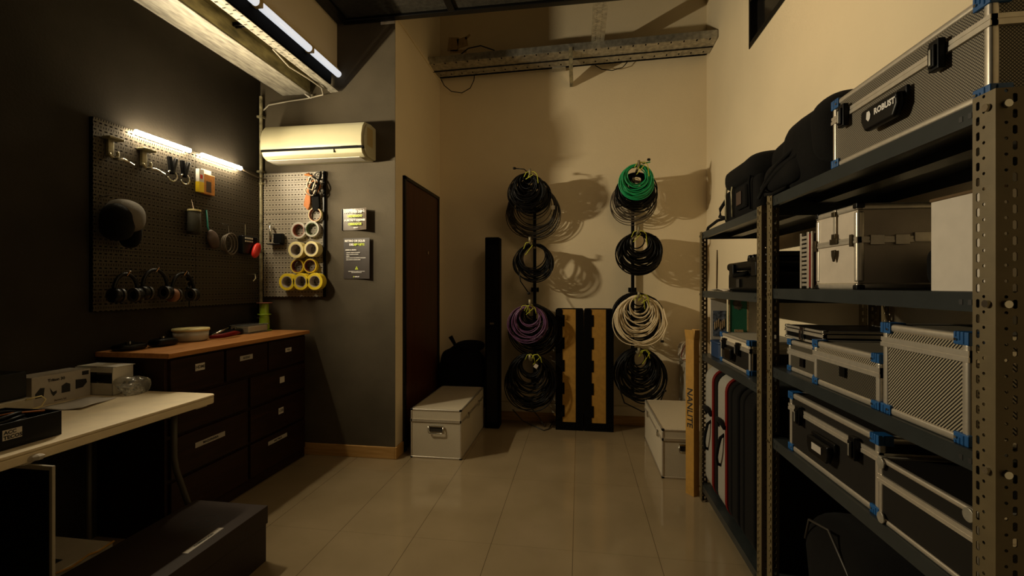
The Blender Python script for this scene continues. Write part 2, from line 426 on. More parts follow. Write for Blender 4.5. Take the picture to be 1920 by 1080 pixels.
wr.box(XR, XR + .1, -2.2, YB + .1, 0, WZ0); wr.box(XR, XR + .1, -2.2, WY0, WZ0, 4.3)
wr.box(XR, XR + .1, WY1, YB + .1, WZ0, 4.3); wr.box(XR, XR + .1, WY0, WY1, WZ1, 4.3)
struct('wall_right', wr, M['cream'])
struct('wall_behind', MB().box(XL - .1, XR + .1, -2.3, -2.2, 0, ZC), M['blackwall'])
struct('ceiling', MB().box(XL - .1, XR + .1, -2.2, YP + .0, ZC, ZC + .12), M['ceil'])
struct('ceiling_alcove', MB().box(XL - .1, XR + .1, YP, YB + .1, 4.3, 4.4), M['cream'])
# dark ceiling frame bars
fb = MB()
for y in (3.06, 2.3, 1.5, .7): fb.box(-1.7, XR, y, y + .05, ZC - .02, ZC)
for x in (-1.70, -.9, -.1, .7): fb.box(x, x + .05, .2, 3.06, ZC - .018, ZC)
struct('trim_1', fb, M['black'], bevel=.003)
# window
wm = MB(); t = .035
wm.box(XR - .006, XR + .08, WY0, WY1, WZ0, WZ0 + t).box(XR - .006, XR + .08, WY0, WY1, WZ1 - t, WZ1)
wm.box(XR - .006, XR + .08, WY1 - .02, WY1, WZ0, WZ1).box(XR - .006, XR + .08, WY0, WY0 + t, WZ0, WZ1).box(XR, XR + .06, 2.42, 2.45, WZ0, WZ1)
win = struct('window_1', wm, M['black'], bevel=.002)
MB().box(XR + .04, XR + .046, WY0, WY1, WZ0, WZ1).build('pane', M['glass'], win)
# bulkhead over the left wall
struct('trim_2', MB().box(XL, -1.76, -.5, YP, 2.83, ZC), M['cream'])
# ledge on alcove side wall, baseboards, door
struct('trim_3', MB().box(XA, XA + .012, YP, YB, 3.18, 3.205), M['cream'], bevel=.003)
struct('baseboard_left_return', MB().box(-2.38, XA + .0, YP - .014, YP, 0, .085), M['bb_wood'], bevel=.003)
struct('baseboard_alcove', MB().box(XA, XA + .014, YP - .014, 3.245, 0, .085), M['bb_wood'], bevel=.003)
struct('baseboard_back', MB().box(XA, XR, YB - .014, YB, 0, .085), M['bb_wood'], bevel=.003)
struct('trim_4', MB().box(XA, XR, YB - .02, YB, .085, .17), M['cream'], bevel=.004)
dm = MB().box(XA, XA + .012, 3.285, 4.08, 0.01, 2.05)
door = struct('door_1', dm, M['door'], bevel=.003)
MB().box(XA, XA + .02, 3.255, 3.287, 0, 2.075).box(XA, XA + .02, 4.078, 4.11, 0, 2.075).box(XA, XA + .02, 3.255, 4.11, 2.047, 2.075).build('door_frame', M['black'], door, bevel=.002)
MB().cyl((XA + .012, 3.78, 1.53), (XA + .022, 3.78, 1.53), .014, 16).build('lock', M['chrome'], door, smooth=False)
# vertical conduit in the left corner
cd = MB().cyl((XL + .028, YP - .03, 0.92), (XL + .028, YP - .03, 2.66), .012, 12)
for z in (1.0, 1.5, 2.0, 2.09, 2.5): cd.box(XL + .004, XL + .05, YP - .047, YP - .012, z, z + .014)
tag(cd.build('conduit_pipe', M['galv_dark'], loc=(XL + .028, YP - .03, .92)), 'thin vertical metal conduit running up the dark wall corner left of the air conditioner', 'pipe')

# ------------------------------------------------------------------ cable trays and lamp tubes overhead (left)
t = thing('cable_tray', 'wide galvanised cable tray with pale underside running under the ceiling beside the black wall', 'cable tray', (-2.0, 1.5, 2.66))
MB().box(-2.185, -1.965, -.4, 3.10, 2.66, 2.668).box(-2.185, -2.180, -.4, 3.10, 2.66, 2.72).build('bottom_plate', M['plank'], t)
MB().box(-1.968, -1.962, -.4, 3.10, 2.668, 2.76).box(-1.965, -1.80, -.4, 3.10, 2.755, 2.762).build('side_channel', M['galv_dark'], t)
MB().box(-1.97, -1.80, 2.34, 2.352, 2.735, 2.755).box(-1.97, -1.80, 2.362, 2.372, 2.735, 2.755).build('joint_strap', M['black'], t)
MB().box(-1.802, -1.735, -.4, 3.10, 2.66, 2.664).build('slotted_flange', M['tray_y'], t)
MB().box(-1.806, -1.800, -.4, 3.10, 2.664, 2.76).build('flange_web', M['galv_dark'], t)
MB().box(-2.14, -2.10, -.3, 3.0, 2.668, 2.83).box(-1.79, -1.765, -.3, 3.05, 2.70, 2.83).build('hanger_rail', M['blackm'], t)
t = thing('lamp_tube_fixture', 'row of slim white glowing lamp tubes along the cream bulkhead edge', 'light', (-1.745, 2.2, 2.79))
for a, b in ((.6, 1.25), (1.29, 2.235), (2.28, 2.725), (2.765, 3.09)):
    tb = MB().cyl((-1.732, a, 2.785), (-1.732, b, 2.785), .023, 16).build('lamp_tube', M['tube'], t, smooth=True)
MB().box(-1.762, -1.735, .55, 3.10, 2.808, 2.832).build('mounting_rail', M['tan_cap'], t, bevel=.003)
for y in (1.27, 2.2575, 2.745): MB().box(-1.762, -1.716, y - .018, y + .018, 2.770, 2.812).build('end_cap', M['tan_cap'], t, bevel=.004)
# wire drooping at the tray end
pts = [(-1.86, 2.55, 2.70), (-1.87, 2.72, 2.675), (-1.82, 2.86, 2.655), (-1.80, 2.98, 2.645), (-1.84, 3.07, 2.635), (-1.98, 3.10, 2.628), (-2.14, 3.105, 2.618), (-2.30, 3.105, 2.60), (-2.345, 3.105, 2.56)]
tag(MB().tube(pts, .005, 8).build('loose_wire', M['greyboard'], loc=(-1.9, 3.0, 2.63), smooth=True), 'thin loose wire drooping from the overhead tray end above the air conditioner', 'wire')
tag(MB().tube([(-1.99, 3.08, 2.655), (-1.96, 3.09, 2.63), (-1.98, 3.10, 2.648), (-1.94, 3.10, 2.65), (-1.95, 3.09, 2.625), (-1.97, 3.08, 2.64)], .006, 6).build('zip_tie', M['white'], loc=(-1.97, 3.09, 2.63), smooth=True), 'small white cable tie knotted at the far end of the pale tray', 'cable tie')

# ------------------------------------------------------------------ back wall tray
def zt(x): return 3.185 + (x - XA) / 2.41 * .045
t = thing('cable_tray', 'perforated steel cable tray crossing the back wall near the top', 'cable tray', (XA, 3.95, 3.185))
t.rotation_euler = (0, -math.atan(.045/2.41), 0)
L_ = 2.405
MB().box(XA, XA+L_, 3.83, 3.834, 3.187, 3.245).build('front_lip', M['galv'], t)
MB().box(XA, XA+L_, 3.834, 3.97, 3.185, 3.188).build('perforated_plate', M['tray_x'], t)
MB().box(XA, XA+L_, 3.97, 3.978, 3.178, 3.235).build('divider', M['black'], t)
MB().box(XA, XA+L_, 3.978, 4.085, 3.183, 3.187).build('rear_plate', M['tray_x'], t)
MB().box(XA, XA+L_, 3.85, 4.17, 3.205, 3.235).build('cable_bundle', M['blackm'], t, bevel=.01)
MB().box(-.085, -.055, 3.822, 3.826, 3.03, 3.21).box(-.085, -.055, 3.826, 4.17, 3.03, 3.036).prism([(3.826, 3.03), (4.17, 3.03), (4.17, 3.06), (3.90, 3.17), (3.826, 3.19)], 0, -.087, -.083).build('bracket', M['galv_dark'], t)
MB().box(-.24, -.12, 4.085, 4.16, 3.175, 3.2).build('clamp', M['galv'], t)
t = thing('strut_channel', 'perforated metal strut running forward from the back wall tray to the dark ceiling', 'strut', (.15, 3.2, 3.27))
strutm = perf('perforated_strut', M['galv'], (0, 1), [(.04, .03, .0, 0, .008, .012)])
strutm2 = perf('slotted_strut', M['galv'], (1, 2), [(.05, .2, 0, .0, .02, .012)])
MB().box(.10, .205, 3.125, 3.90, 3.27, 3.273).build('web', strutm, t)
MB().box(.10, .103, 3.125, 3.90, 3.273, 3.32).box(.202, .205, 3.125, 3.90, 3.273, 3.32).build('side_flange', M['galv_dark'], t)
MB().box(.125, .185, 3.84, 3.99, 3.245, 3.27).build('end_plate', M['galv_dark'], t, bevel=.003)
tag(MB().tube([(-1.28, 4.12, 3.18), (-1.25, 4.12, 3.12), (-1.18, 4.12, 3.06), (-1.08, 4.12, 3.04), (-1.0, 4.12, 3.08), (-.965, 4.12, 3.15), (-.96, 4.12, 3.20)], .004, 8).build('hanging_cable', M['rubber'], loc=(-1.1, 4.12, 3.04), smooth=True), 'thin black cable loop hanging from the left end of the back wall tray', 'cable')
tag(MB().tube([(.14, 4.12, 3.21), (.20, 4.12, 3.17), (.29, 4.12, 3.155), (.38, 4.12, 3.175), (.42, 4.12, 3.22)], .004, 8).build('hanging_cable', M['rubber'], loc=(.3, 4.12, 3.155), smooth=True), 'thin black cable sagging below the middle of the back wall tray', 'cable')
tag(MB().tube([(-1.02, 3.84, 3.25), (-.95, 3.84, 3.30), (-.84, 3.84, 3.315), (-.72, 3.85, 3.27)], .005, 8).build('hanging_cable', M['rubber'], loc=(-.85, 3.84, 3.25), smooth=True), 'short black cable arching above the left half of the back wall tray', 'cable')

tp = MB()
for px_, pz_, w_, h_, rt in ((-1.18, 3.53, .10, .13, .1), (-1.09, 3.54, .10, .09, -.2), (-1.13, 3.46, .16, .03, .05), (-1.04, 3.59, .06, .02, -.7)): tp.obox((px_, YB - .001, pz_), (w_, .0015, h_), (0, rt, 0))
tag(tp.build('tape_remnant', M['tape_brown'], loc=(-1.13, YB, 3.45)), 'brownish torn tape patch stuck on the back wall above the tray left end', 'tape')
struct('trim_6', MB().box(-1.42, XA - .003, YP - .006, YP, 3.135, 3.160), M['white'], bevel=.002)

# ------------------------------------------------------------------ air conditioner
t = thing('air_conditioner', 'white wall mounted split air conditioner on the dark grey wall', 'air conditioner', (-1.84, YP, 2.155))
prof = [(3.118, 2.165), (3.118, 2.385), (3.03, 2.392), (2.975, 2.385), (2.945, 2.35), (2.925, 2.29), (2.922, 2.235), (2.928, 2.205)]
pb = MB().prism(prof + [(2.945, 2.203)], 0, -2.235, -1.47)
pb.build('front_panel', M['ac'], t, bevel=.006)
MB().prism([(2.932, 2.198), (2.945, 2.165), (2.985, 2.145), (3.05, 2.138), (3.118, 2.142), (3.118, 2.198)], 0, -2.225, -1.475).build('air_outlet', M['ac'], t, bevel=.004)
MB().box(-2.228, -1.464, 2.925, 3.11, 2.192, 2.208).build('vent_slit', M['black'], t)
MB().prism([(3.118, 2.15), (3.118, 2.38), (3.03, 2.386), (2.985, 2.372), (2.955, 2.33), (2.94, 2.27), (2.94, 2.215), (2.96, 2.17), (3.0, 2.150)], 0, -2.243, -1.455).build('end_casing', M['ac'], t, bevel=.008)
gr = MB()
for k in range(16): gr.box(-1.4545, -1.4525, 2.975, 3.06, 2.225 + k*.008, 2.229 + k*.008)
gr.build('side_grille', M['tan_cap'], t)
MB().box(-1.68, -1.677, 2.930, 2.94, 2.170, 2.196).box(-1.62, -1.50, 2.919, 2.932, 2.2005, 2.2075).build('display_strip', M['black'], t)
MB().box(-2.2, -1.5, 2.955, 3.05, 2.136, 2.141).build('louvre', M['white'], t, bevel=.001)

# ------------------------------------------------------------------ left wall pegboard and its things
t = thing('pegboard', 'long black perforated metal pegboard on the black left wall', 'pegboard', (XL, 2.5, 1.12))
XPG = XL + .022
for a, b in ((1.906, 2.505), (2.508, 3.075)):
    for z0, z1 in ((1.12, 1.43), (1.432, 1.75), (1.752, 2.078)):
        MB().box(XPG, XPG + .0015, a, b, z0, z1).build('panel', M['peg_y'], t)
fr = MB()
for y in (1.906, 2.50, 3.07): fr.box(XL, XPG, y, y + .008, 1.12, 2.078)
fr.box(XL, XPG, 1.906, 3.078, 2.07, 2.078).box(XL, XPG, 1.906, 3.078, 1.12, 1.128)
fr.build('back_frame', M['blackm'], t)

def led(y0, y1, label):
    t = thing('led_light_bar', label, 'light', (XPG, (y0+y1)/2, 2.065), group='led bars on the pegboard')
    MB().box(XPG + .0015, XPG + .012, y0 + .03, y1 - .03, 2.055, 2.075).build('base', M['white'], t, bevel=.002)
    MB().cyl((XPG + .026, y0, 2.065), (XPG + .026, y1, 2.065), .013, 16).build('diffuser', M['led'], t, smooth=True)
led(2.10, 2.44, 'bright glowing light bar on the pegboard top, left of the two')
led(2.53, 2.86, 'bright glowing light bar on the pegboard top, right one near the corner conduit')
tag(MB().tube([(XPG + .02, 2.86, 2.066), (XPG + .02, 2.95, 2.05), (XPG + .02, 3.03, 2.045), (-2.31, 3.09, 2.04), (-2.31, 3.105, 1.98), (-2.318, 3.105, 1.85), (-2.305, 3.105, 1.72), (-2.27, 3.10, 1.64), (-2.255, 3.10, 1.57)], .004, 8)
    .build('power_cable', M['greycable'], loc=(-2.31, 3.1, 1.9), smooth=True), 'thin power cable from the right light bar down the corner beside the small pegboard', 'cable')

XO = XPG + .002
def bracket(y, z, label):
    t = thing('mounting_clamp', label, 'clamp', (XO, y, z), group='metal clamps under the light bars')
    MB().box(XO, XO + .02, y - .012, y + .016, z + .0, z + .095).box(XO, XO + .05, y - .03, y + .045, z + .08, z + .092).build('body', M['galv_dark'], t, bevel=.003)
    MB().tube(arc((XO + .03, y + .005, z + .01), .022, 180, 400, 12, 'yz'), .007, 8).build('ring', M['galv_dark'], t, smooth=True)
    MB().tube([(XO + .03, y, z - .015), (XO + .05, y + .04, z - .012), (XO + .06, y + .085, z - .028)], [.009, .008, .004], 8).build('lever', M['chrome'], t, smooth=True)
bracket(1.975, 1.905, 'pistol shaped metal clamp under the pegboard corner, left of both light bars')
bracket(2.155, 1.90, 'pistol shaped metal clamp under the left light bar, nearest the left end')
for y, lab in ((2.315, 'ribbed black spring clamp hanging under the left light bar'), (2.40, 'dark clamp with round jaws beside the ribbed spring clamp')):
    t = thing('spring_clamp', lab, 'clamp', (XO, y, 1.86), group='spring clamps on the pegboard')
    MB().obox((XO + .018, y, 1.945), (.02, .022, .10), (.15, 0, 0)).build('handle', M['blackm'], t, bevel=.004)
    MB().obox((XO + .018, y + .025, 1.945), (.02, .018, .10), (-.25, 0, 0)).build('handle', M['black'], t, bevel=.004)
    MB().tube(arc((XO + .02, y + .01, 1.885), .030, 200, 520, 16, 'yz'), .0055, 8).build('jaw', M['chrome'], t, smooth=True)
t = thing('battery_pack', 'yellow and white blister card with orange pack hanging below the right light bar', 'package', (XO, 2.57, 1.83))
MB().box(XO, XO + .025, 2.508, 2.545, 1.835, 1.975).build('side_card', M['white'], t, bevel=.001)
MB().box(XO, XO + .0255, 2.5075, 2.5455, 1.832, 1.895).build('yellow_band', M['yellowpl'], t)
MB().box(XO, XO + .026, 2.516, 2.535, 1.915, 1.94).build('red_mark', M['red'], t)
MB().box(XO, XO + .022, 2.546, 2.635, 1.827, 1.955).build('orange_pack', M['orangepack'], t, bevel=.003)
MB().box(XO + .020, XO + .0228, 2.566, 2.605, 1.842, 1.91).build('window', M['leather'], t)
MB().box(XO + .002, XO + .008, 2.546, 2.62, 1.955, 1.985).build('hang_tab', M['white'], t)
# cap
t = thing('baseball_cap', 'grey and black cap hanging on the left pegboard', 'cap', (XO, 1.975, 1.50))
cm = MB().soft((XO + .085, 1.985, 1.60), (.15, .165, .17), e=.85, nz=.12, ns=9)
cm.build('crown', M['capcloth'], t, smooth=True)
MB().soft((XO + .09, 1.945, 1.565), (.145, .12, .18), e=.8, nz=.08, ns=9, seed=2).build('side_panel', M['fabric'], t, smooth=True)
MB().soft((XO + .07, 2.03, 1.52), (.12, .06, .16), e=.8, nz=.08, seed=4).build('brim', M['fabric'], t, smooth=True)
MB().tube([(XO, 1.94, 1.69), (XO + .04, 1.95, 1.70), (XO + .06, 1.98, 1.715)], .004, 6).build('strap', M['capcloth'], t)
# hanging small items
t = thing('pouch', 'dark cylindrical pouch with pale rim hanging on the pegboard below the clamps', 'pouch', (XO, 2.455, 1.56))
MB().lathe([(.030, 0), (.036, .02), (.034, .135), (.030, .14)], (XO + .04, 2.455, 1.56), 2, 20).build('body', M['greycloth'], t, smooth=True)
MB().annulus((XO + .04, 2.455, 1.70), .036, .030, .010, 2, 20).build('rim', M['tapecream'], t)
MB().tube([(XO, 2.455, 1.765), (XO + .02, 2.456, 1.77), (XO + .035, 2.456, 1.71)], .003, 6).build('hook', M['chrome'], t)
t = thing('lens_cloth_pouch', 'brown mesh pouch hanging on a teal strap', 'pouch', (XO, 2.61, 1.50))
MB().tube([(XO + .004, 2.585, 1.73), (XO + .01, 2.59, 1.62), (XO + .014, 2.595, 1.60)], .005, 6).build('strap', M['teal'], t, smooth=True)
MB().soft((XO + .025, 2.615, 1.545), (.04, .085, .12), e=.9, nz=.2, ns=20, shear=(0, -.2)).build('bag', M['leather'], t, smooth=True)
t = thing('cable_bundle', 'dark looped cable hanging between the teal strap pouch and the black box', 'cable', (XO, 2.75, 1.45))
for k in range(3): MB().tube(arc((XO + .015 + .01*k, 2.74 + .01*k, 1.53), .055 + .008*k, 0, 360, 24, 'yz', (.8, 1))[:-1], .004, 6, True).build('loop', M['greycable'], t, smooth=True)
MB().tube([(XO, 2.72, 1.66), (XO + .03, 2.735, 1.65), (XO + .03, 2.74, 1.60)], .003, 6).build('hook', M['chrome'], t)
t = thing('remote_box', 'black box with white buttons hanging near the corner conduit', 'remote', (XO, 2.91, 1.47))
MB().box(XO + .01, XO + .05, 2.85, 3.0, 1.47, 1.60).build('case', M['black'], t, bevel=.008)
bb = MB()
for k in range(5): bb.box(XO + .05, XO + .053, 2.868 + k*.016, 2.878 + k*.016, 1.575, 1.587).box(XO + .05, XO + .053, 2.868 + k*.016, 2.878 + k*.016, 1.555, 1.565)
bb.build('buttons', M['white'], t)
MB().tube([(XO, 2.90, 1.68), (XO + .02, 2.905, 1.68), (XO + .02, 2.905, 1.60)], .003, 6).build('hook', M['chrome'], t)
tag(MB().soft((XO + .07, 2.955, 1.50), (.04, .07, .11), e=.9, shear=(0, .35)).build('red_handle_tool', M['red'], loc=(XO + .07, 2.955, 1.44), smooth=True), 'glossy red grip hanging in front of the black box on the pegboard', 'tool')
# headphones
def headphones(y, z, r, label, tan=False, cat='headphones'):
    t = thing('headphones', label, cat, (XO, y, z), group='headphones hung on the pegboard')
    MB().tube(arc((XO + .09, y, z + .03), r, 0, 180, 20, 'yz', (.85, 1.1)), .009, 8).build('headband', M['black'], t, smooth=True)
    for s in (-1, 1):
        MB().lathe([(.018, -.018), (.036, -.014), (.038, .012), (.028, .018)], (XO + .09, y + s*r*.82, z + .0), 1, 20).build('ear_cup', M['earpad'] if (tan and s < 0) else M['black'], t, smooth=True)
        MB().annulus((XO + .09, y + s*r*.82 - s*.022, z), .037, .022, .010, 1, 20).build('ear_pad', M['darkgrey'], t)
    MB().tube([(XO, y, z + .03 + r*1.02), (XO + .10, y, z + .03 + r*1.02), (XO + .115, y, z + .05 + r*1.04)], .004, 8).build('hook', M['chrome'], t)
headphones(2.15, 1.21, .085, 'large black headphones on the pegboard, left of the tan padded pair')
headphones(2.325, 1.195, .085, 'black headphones with a tan ear pad, right end of the pegboard row', True)
headphones(1.99, 1.20, .07, 'dim black headphones at the left end of the pegboard row')
t = thing('earphone_bundle', 'tangle of small black earphones with glints right of the tan padded headphones', 'earphones', (XO, 2.425, 1.16))
for k in range(5):
    MB().soft((XO + .04, 2.415 + .012*(k % 2), 1.17 + .03*k), (.03, .028, .028), e=1, nz=.1, seed=k, nu=14, nv=8).build('earpiece', M['black'], t, smooth=True)
MB().tube([(XO + .03, 2.42, 1.33), (XO + .04, 2.43, 1.28), (XO + .05, 2.41, 1.22), (XO + .03, 2.43, 1.12)], .004, 6).build('cord', M['rubber'], t, smooth=True)
tag(MB().tube([(XO, 2.95, 1.33), (XO + .06, 2.955, 1.33), (XO + .065, 2.955, 1.30), (XO + .065, 2.93, 1.28)], .004, 6).build('wire_hook', M['galv_dark'], loc=(XO, 2.95, 1.3), smooth=True), 'empty bent wire hook low on the pegboard below the red grip', 'hook')

# ------------------------------------------------------------------ small pegboard on the return wall
t = thing('pegboard', 'narrow perforated metal pegboard below the air conditioner holding tape rolls', 'pegboard', (-2.09, YP, 1.165))
YPG = YP - .022
for a, b, s in ((1.165, 1.48, 0), (1.482, 1.784, 0), (1.787, 2.085, 0)):
    MB().box(-2.335, -1.853, YPG - .0015, YPG, a, b).build('panel', M['peg_x'], t)
MB().box(-1.857, -1.848, YPG - .004, YP, 1.165, 2.09).box(-2.335, -2.327, YPG, YP, 1.165, 2.085).box(-2.335, -1.85, YPG, YP, 1.165, 1.173).box(-2.335, -1.85, YPG, YP, 2.079, 2.087).build('edge_frame', M['black'], t)
YO = YPG - .002
def tape(x, z, r, ri, wd, mt, core, label, back=0.0):
    t = thing('tape_roll', label, 'tape roll', (x, YO, z), group='tape rolls on the small pegboard')
    MB().annulus((x, YO - .006 - wd - back, z), r, ri + .004, wd, 1, 36).build('tape', mt, t, bevel=.0015)
    MB().annulus((x, YO - .0065 - wd - back, z), ri + .004, ri, wd + .001, 1, 36).build('core', core, t)
    MB().cyl((x, YO, z + ri - .005), (x, YO - wd - back - .0, z + ri - .005), .003, 8).build('hook', M['chrome'], t)
tape(-1.905, 1.765, .052, .043, .022, M['tapecream'], M['corered'], 'topmost tape roll, thin cream ring just under the orange strap')
tape(-2.03, 1.652, .060, .042, .030, M['tapegrey'], M['corered'], 'pale grey tape roll with pinkish core, left of the green cored roll')
tape(-1.925, 1.66, .058, .042, .030, M['tapegrey'], M['coregreen'], 'pale tape roll with green core, right of the pinkish one')
tape(-2.03, 1.507, .060, .038, .06, M['tapecream'], M['core'], 'wide cream tape roll, left of the third row')
tape(-1.91, 1.512, .056, .038, .06, M['tapecream'], M['core'], 'wide cream tape roll with notched core, right of the third row')
tape(-2.04, 1.390, .052, .040, .03, M['yellow'], M['corebrown'], 'slim yellow tape roll with dark red core, left one')
tape(-1.938, 1.392, .052, .040, .03, M['yellow'], M['corebrown'], 'slim yellow tape roll with dark red core, right one with a loose tab')
tape(-2.105, 1.275, .062, .038, .055, M['yellow'], M['core'], 'fat yellow tape roll, left of the bottom row of three')
tape(-1.995, 1.277, .062, .038, .055, M['yellow'], M['core'], 'fat yellow tape roll, middle of the bottom row of three')
tape(-1.886, 1.278, .062, .038, .055, M['yellow'], M['core'], 'fat yellow tape roll, right end of the bottom row of three')
t = thing('strap_bundle', 'orange cloth strap hanging above the topmost tape roll', 'strap', (-1.965, YO, 1.80))
MB().prism([(-1.960, 1.99), (-1.945, 1.985), (-1.945, 1.86), (-1.952, 1.825), (-1.965, 1.80), (-2.0, 1.835), (-1.985, 1.90)], 1, YO - .022, YO - .008).build('strap', M['orange'], t, bevel=.003)
MB().tube([(-1.955, YO - .012, 2.07), (-1.985, YO - .02, 2.06), (-1.93, YO - .02, 2.05), (-1.965, YO - .02, 2.02), (-1.95, YO - .02, 2.0)], .008, 8).build('knot', M['orange'], t, smooth=True)
t = thing('cable_bundle', 'knotted bundle of pale and dark cables on the small pegboard', 'cable', (-1.90, YO, 1.95))
for k in range(7):
    a = random.uniform(0, 180); c = (-1.905 + random.uniform(-.02, .02), YO - .03 - .006*k, 1.965 + random.uniform(-.02, .02))
    MB().tube([(c[0] + .042*math.cos(q)*(1 if k % 2 else .7), c[1] + .01*math.sin(3*q), c[2] + .045*math.sin(q)) for q in [2*PI*j/20 for j in range(20)]], .0055, 6, True).build('loop', M['brush'] if k in (0, 3, 6) else (M['orange'] if k == 1 else M['rubber']), t, smooth=True)
MB().prism([(-1.93, 1.92), (-1.875, 1.92), (-1.868, 1.82), (-1.885, 1.79), (-1.925, 1.80)], 1, YO - .03, YO - .008).build('hanging_tail', M['fabric'], t, bevel=.005)
tag(MB().tube(arc((-1.885, YO - .015, 2.05), .026, 0, 360, 20, 'xz')[:-1], .004, 6, True).tube([(-1.86, YO - .02, 2.08), (-1.872, YO - .03, 2.0), (-1.862, YO - .03, 1.93)], .007, 6).build('carabiner', M['black'], loc=(-1.88, YO, 2.02), smooth=True), 'black ring clip at the top right corner of the small pegboard', 'clip')
t = thing('webcam_bracket', 'black bracket with a glossy curved tube at the left edge of the small pegboard', 'bracket', (-2.2, YO, 1.56))
MB().box(-2.265, -2.165, YO - .06, YO, 1.548, 1.556).box(-2.22, -2.155, YO - .05, YO - .01, 1.56, 1.63).build('holder', M['black'], t, bevel=.003)
MB().tube([(-2.262, YO - .03, 1.71), (-2.245, YO - .05, 1.68), (-2.24, YO - .05, 1.62), (-2.25, YO - .04, 1.57)], .008, 8).build('tube', M['chrome'], t, smooth=True)

# posters
def poster(x0, x1, z0, z1, label, m, curl):
    t = thing('poster', label, 'poster', ((x0+x1)/2, YP, z0), group='posters beside the small pegboard')
    mb = MB(); n = 8
    for s_ in (0, 1):
        pass
    cols = []
    for i in range(n + 1):
        f = i / n; x = x0 + (x1-x0)*f; y = YP - .003 - curl * (f ** 3)
        cols.append([mb.bm.verts.new((x, y - .0012, z0)), mb.bm.verts.new((x, y - .0012, z1)), mb.bm.verts.new((x, y, z1)), mb.bm.verts.new((x, y, z0))])
    for A, B in zip(cols, cols[1:]):
        for k in range(4): mb.bm.faces.new((A[k], A[(k+1) % 4], B[(k+1) % 4], B[k]))
    mb.bm.faces.new(cols[0]); mb.bm.faces.new(cols[-1])
    mb.build('sheet', m, t)
    return t
R_, U_ = (1, 0, 0), (0, 0, 1)
p1 = poster(-1.714, -1.508, 1.652, 1.808, 'upper glossy notice curling off the dark wall with white and lime print', M['poster_gloss'], .045)
MB().box(-1.718, -1.7145, YP - .012, YP, 1.652, 1.808).build('edge_strip', M['black'], p1)
p2 = poster(-1.706, -1.497, 1.298, 1.594, 'lower tall dark notice with a title and lime warning triangle', M['poster'], .018)
def ptxt(par, s, size, x, z, m, bold=.0012, align='CENTER', y=YP - .0125): return lettering(s, size, (x, y, z), R_, U_, m, par, align=align, bold=bold)
yc = YP - .050
for s, z, m in (('MANTENER DEPÓS', 1.782, 'white_ink'), ('ORDENADO', 1.752, 'lime'), ('PUERTAS Y CAJONES', 1.722, 'white_ink'), ('CERRADOS', 1.694, 'lime')):
    lettering(s, .0225 if len(s) < 15 else .019, (-1.607, YP - .014, z), (.985, -.17, 0), U_, M[m], p1, bold=.0012, lift=.012)
lettering('DISPLAY', .010, (-1.60, YP - .014, 1.668), (.985, -.17, 0), U_, M['white_ink'], p1, bold=.0006, lift=.012)
def ink2(s, size, x, z, m, bold, align='CENTER'): return lettering(s, size, (x, YP - .008, z), (.9995, -.03, 0), U_, M[m], p2, align=align, bold=bold, lift=.004)
ink2('RETIRO DE EQUIPOS', .0205, -1.60, 1.573, 'white_ink', .0013)
ink2('DEL', .0205, -1.640, 1.546, 'white_ink', .0013); ink2('DEPÓSITO', .0205, -1.585, 1.546, 'lime', .0013)
ink2('AVISAR AL GRUPAL', .010, -1.688, 1.507, 'white_ink', .0007, 'LEFT')
for k, s in enumerate(('- NOMBRE Y APELLIDO DE USUARIO', '- FECHA Y HORARIO DE RETIRO', '- EQUIPO', '- MOTIVO POR EL CUAL SE RETIRAN LOS EQUIPOS', '- FECHA ESTIMADA DE DEVOLUCION')):
    ink2(s, .0068, -1.684, 1.488 - k*.013, 'white_ink', .0004, 'LEFT')
MB().prism([(-1.615, 1.365), (-1.589, 1.365), (-1.602, 1.388)], 1, YP - .0105, YP - .0095).build('warning_triangle', M['lime'], p2)
ink2('!', .014, -1.602, 1.373, 'poster', .0008)
ink2('RESPONSABLE DE LA CORRECTA DEVOLUCION', .006, -1.602, 1.352, 'white_ink', .0003); ink2('DE LOS EQUIPOS RETIRADOS', .006, -1.602, 1.343, 'white_ink', .0003)
MB().prism([(-1.628, 1.307), (-1.628, 1.318), (-1.618, 1.3125)], 1, YP - .0095, YP - .0085).build('logo_mark', M['lime'], p2)
ink2('DISPLAY', .0095, -1.598, 1.3125, 'white_ink', .0006)

# ------------------------------------------------------------------ chest of drawers
CX, CY0, CY1, CZ = -1.975, 1.93, 3.09, .92
t = thing('chest_of_drawers', 'wide dark wooden chest of drawers with a worn lighter top against the black wall', 'chest of drawers', (-2.17, 2.51, 0))
MB().box(XL + .005, CX - .018, CY0 + .01, CY1 - .01, 0.0, CZ - .025).build('body', M['chest'], t, bevel=.003)
MB().box(XL + .003, CX + .018, CY0, CY1, CZ - .025, CZ).build('worktop', M['chest_top'], t, bevel=.004)
rows = [(.70, .885, [(1.955, 2.30), (2.31, 2.66), (2.665, 3.065)]), (.505, .69, [(1.955, 2.485), (2.50, 3.065)]), (.29, .495, [(1.955, 2.485), (2.50, 3.065)]), (.07, .28, [(1.955, 2.485), (2.50, 3.065)])]
dr = {}
for i, (z0, z1, ys) in enumerate(rows):
    for j, (a, b) in enumerate(ys):
        dr[i, j] = MB().box(CX - .02, CX, a + .004, b - .004, z0 + .003, z1 - .003).build('drawer', M['chest'], t, bevel=.004)
def sticker(d, y0, y1, z0, z1, txt, m='paper', tilt=0):
    MB().obox((CX + .0008, (y0+y1)/2, (z0+z1)/2), (.001, y1-y0, z1-z0), (tilt, 0, 0)).build('paper_label', M[m], d)
    lettering(txt, (z1-z0)*.62, (CX + .0016, (y0+y1)/2, (z0+z1)/2), (0, 1, 0), U_, M['ink'], d, bold=.0005)
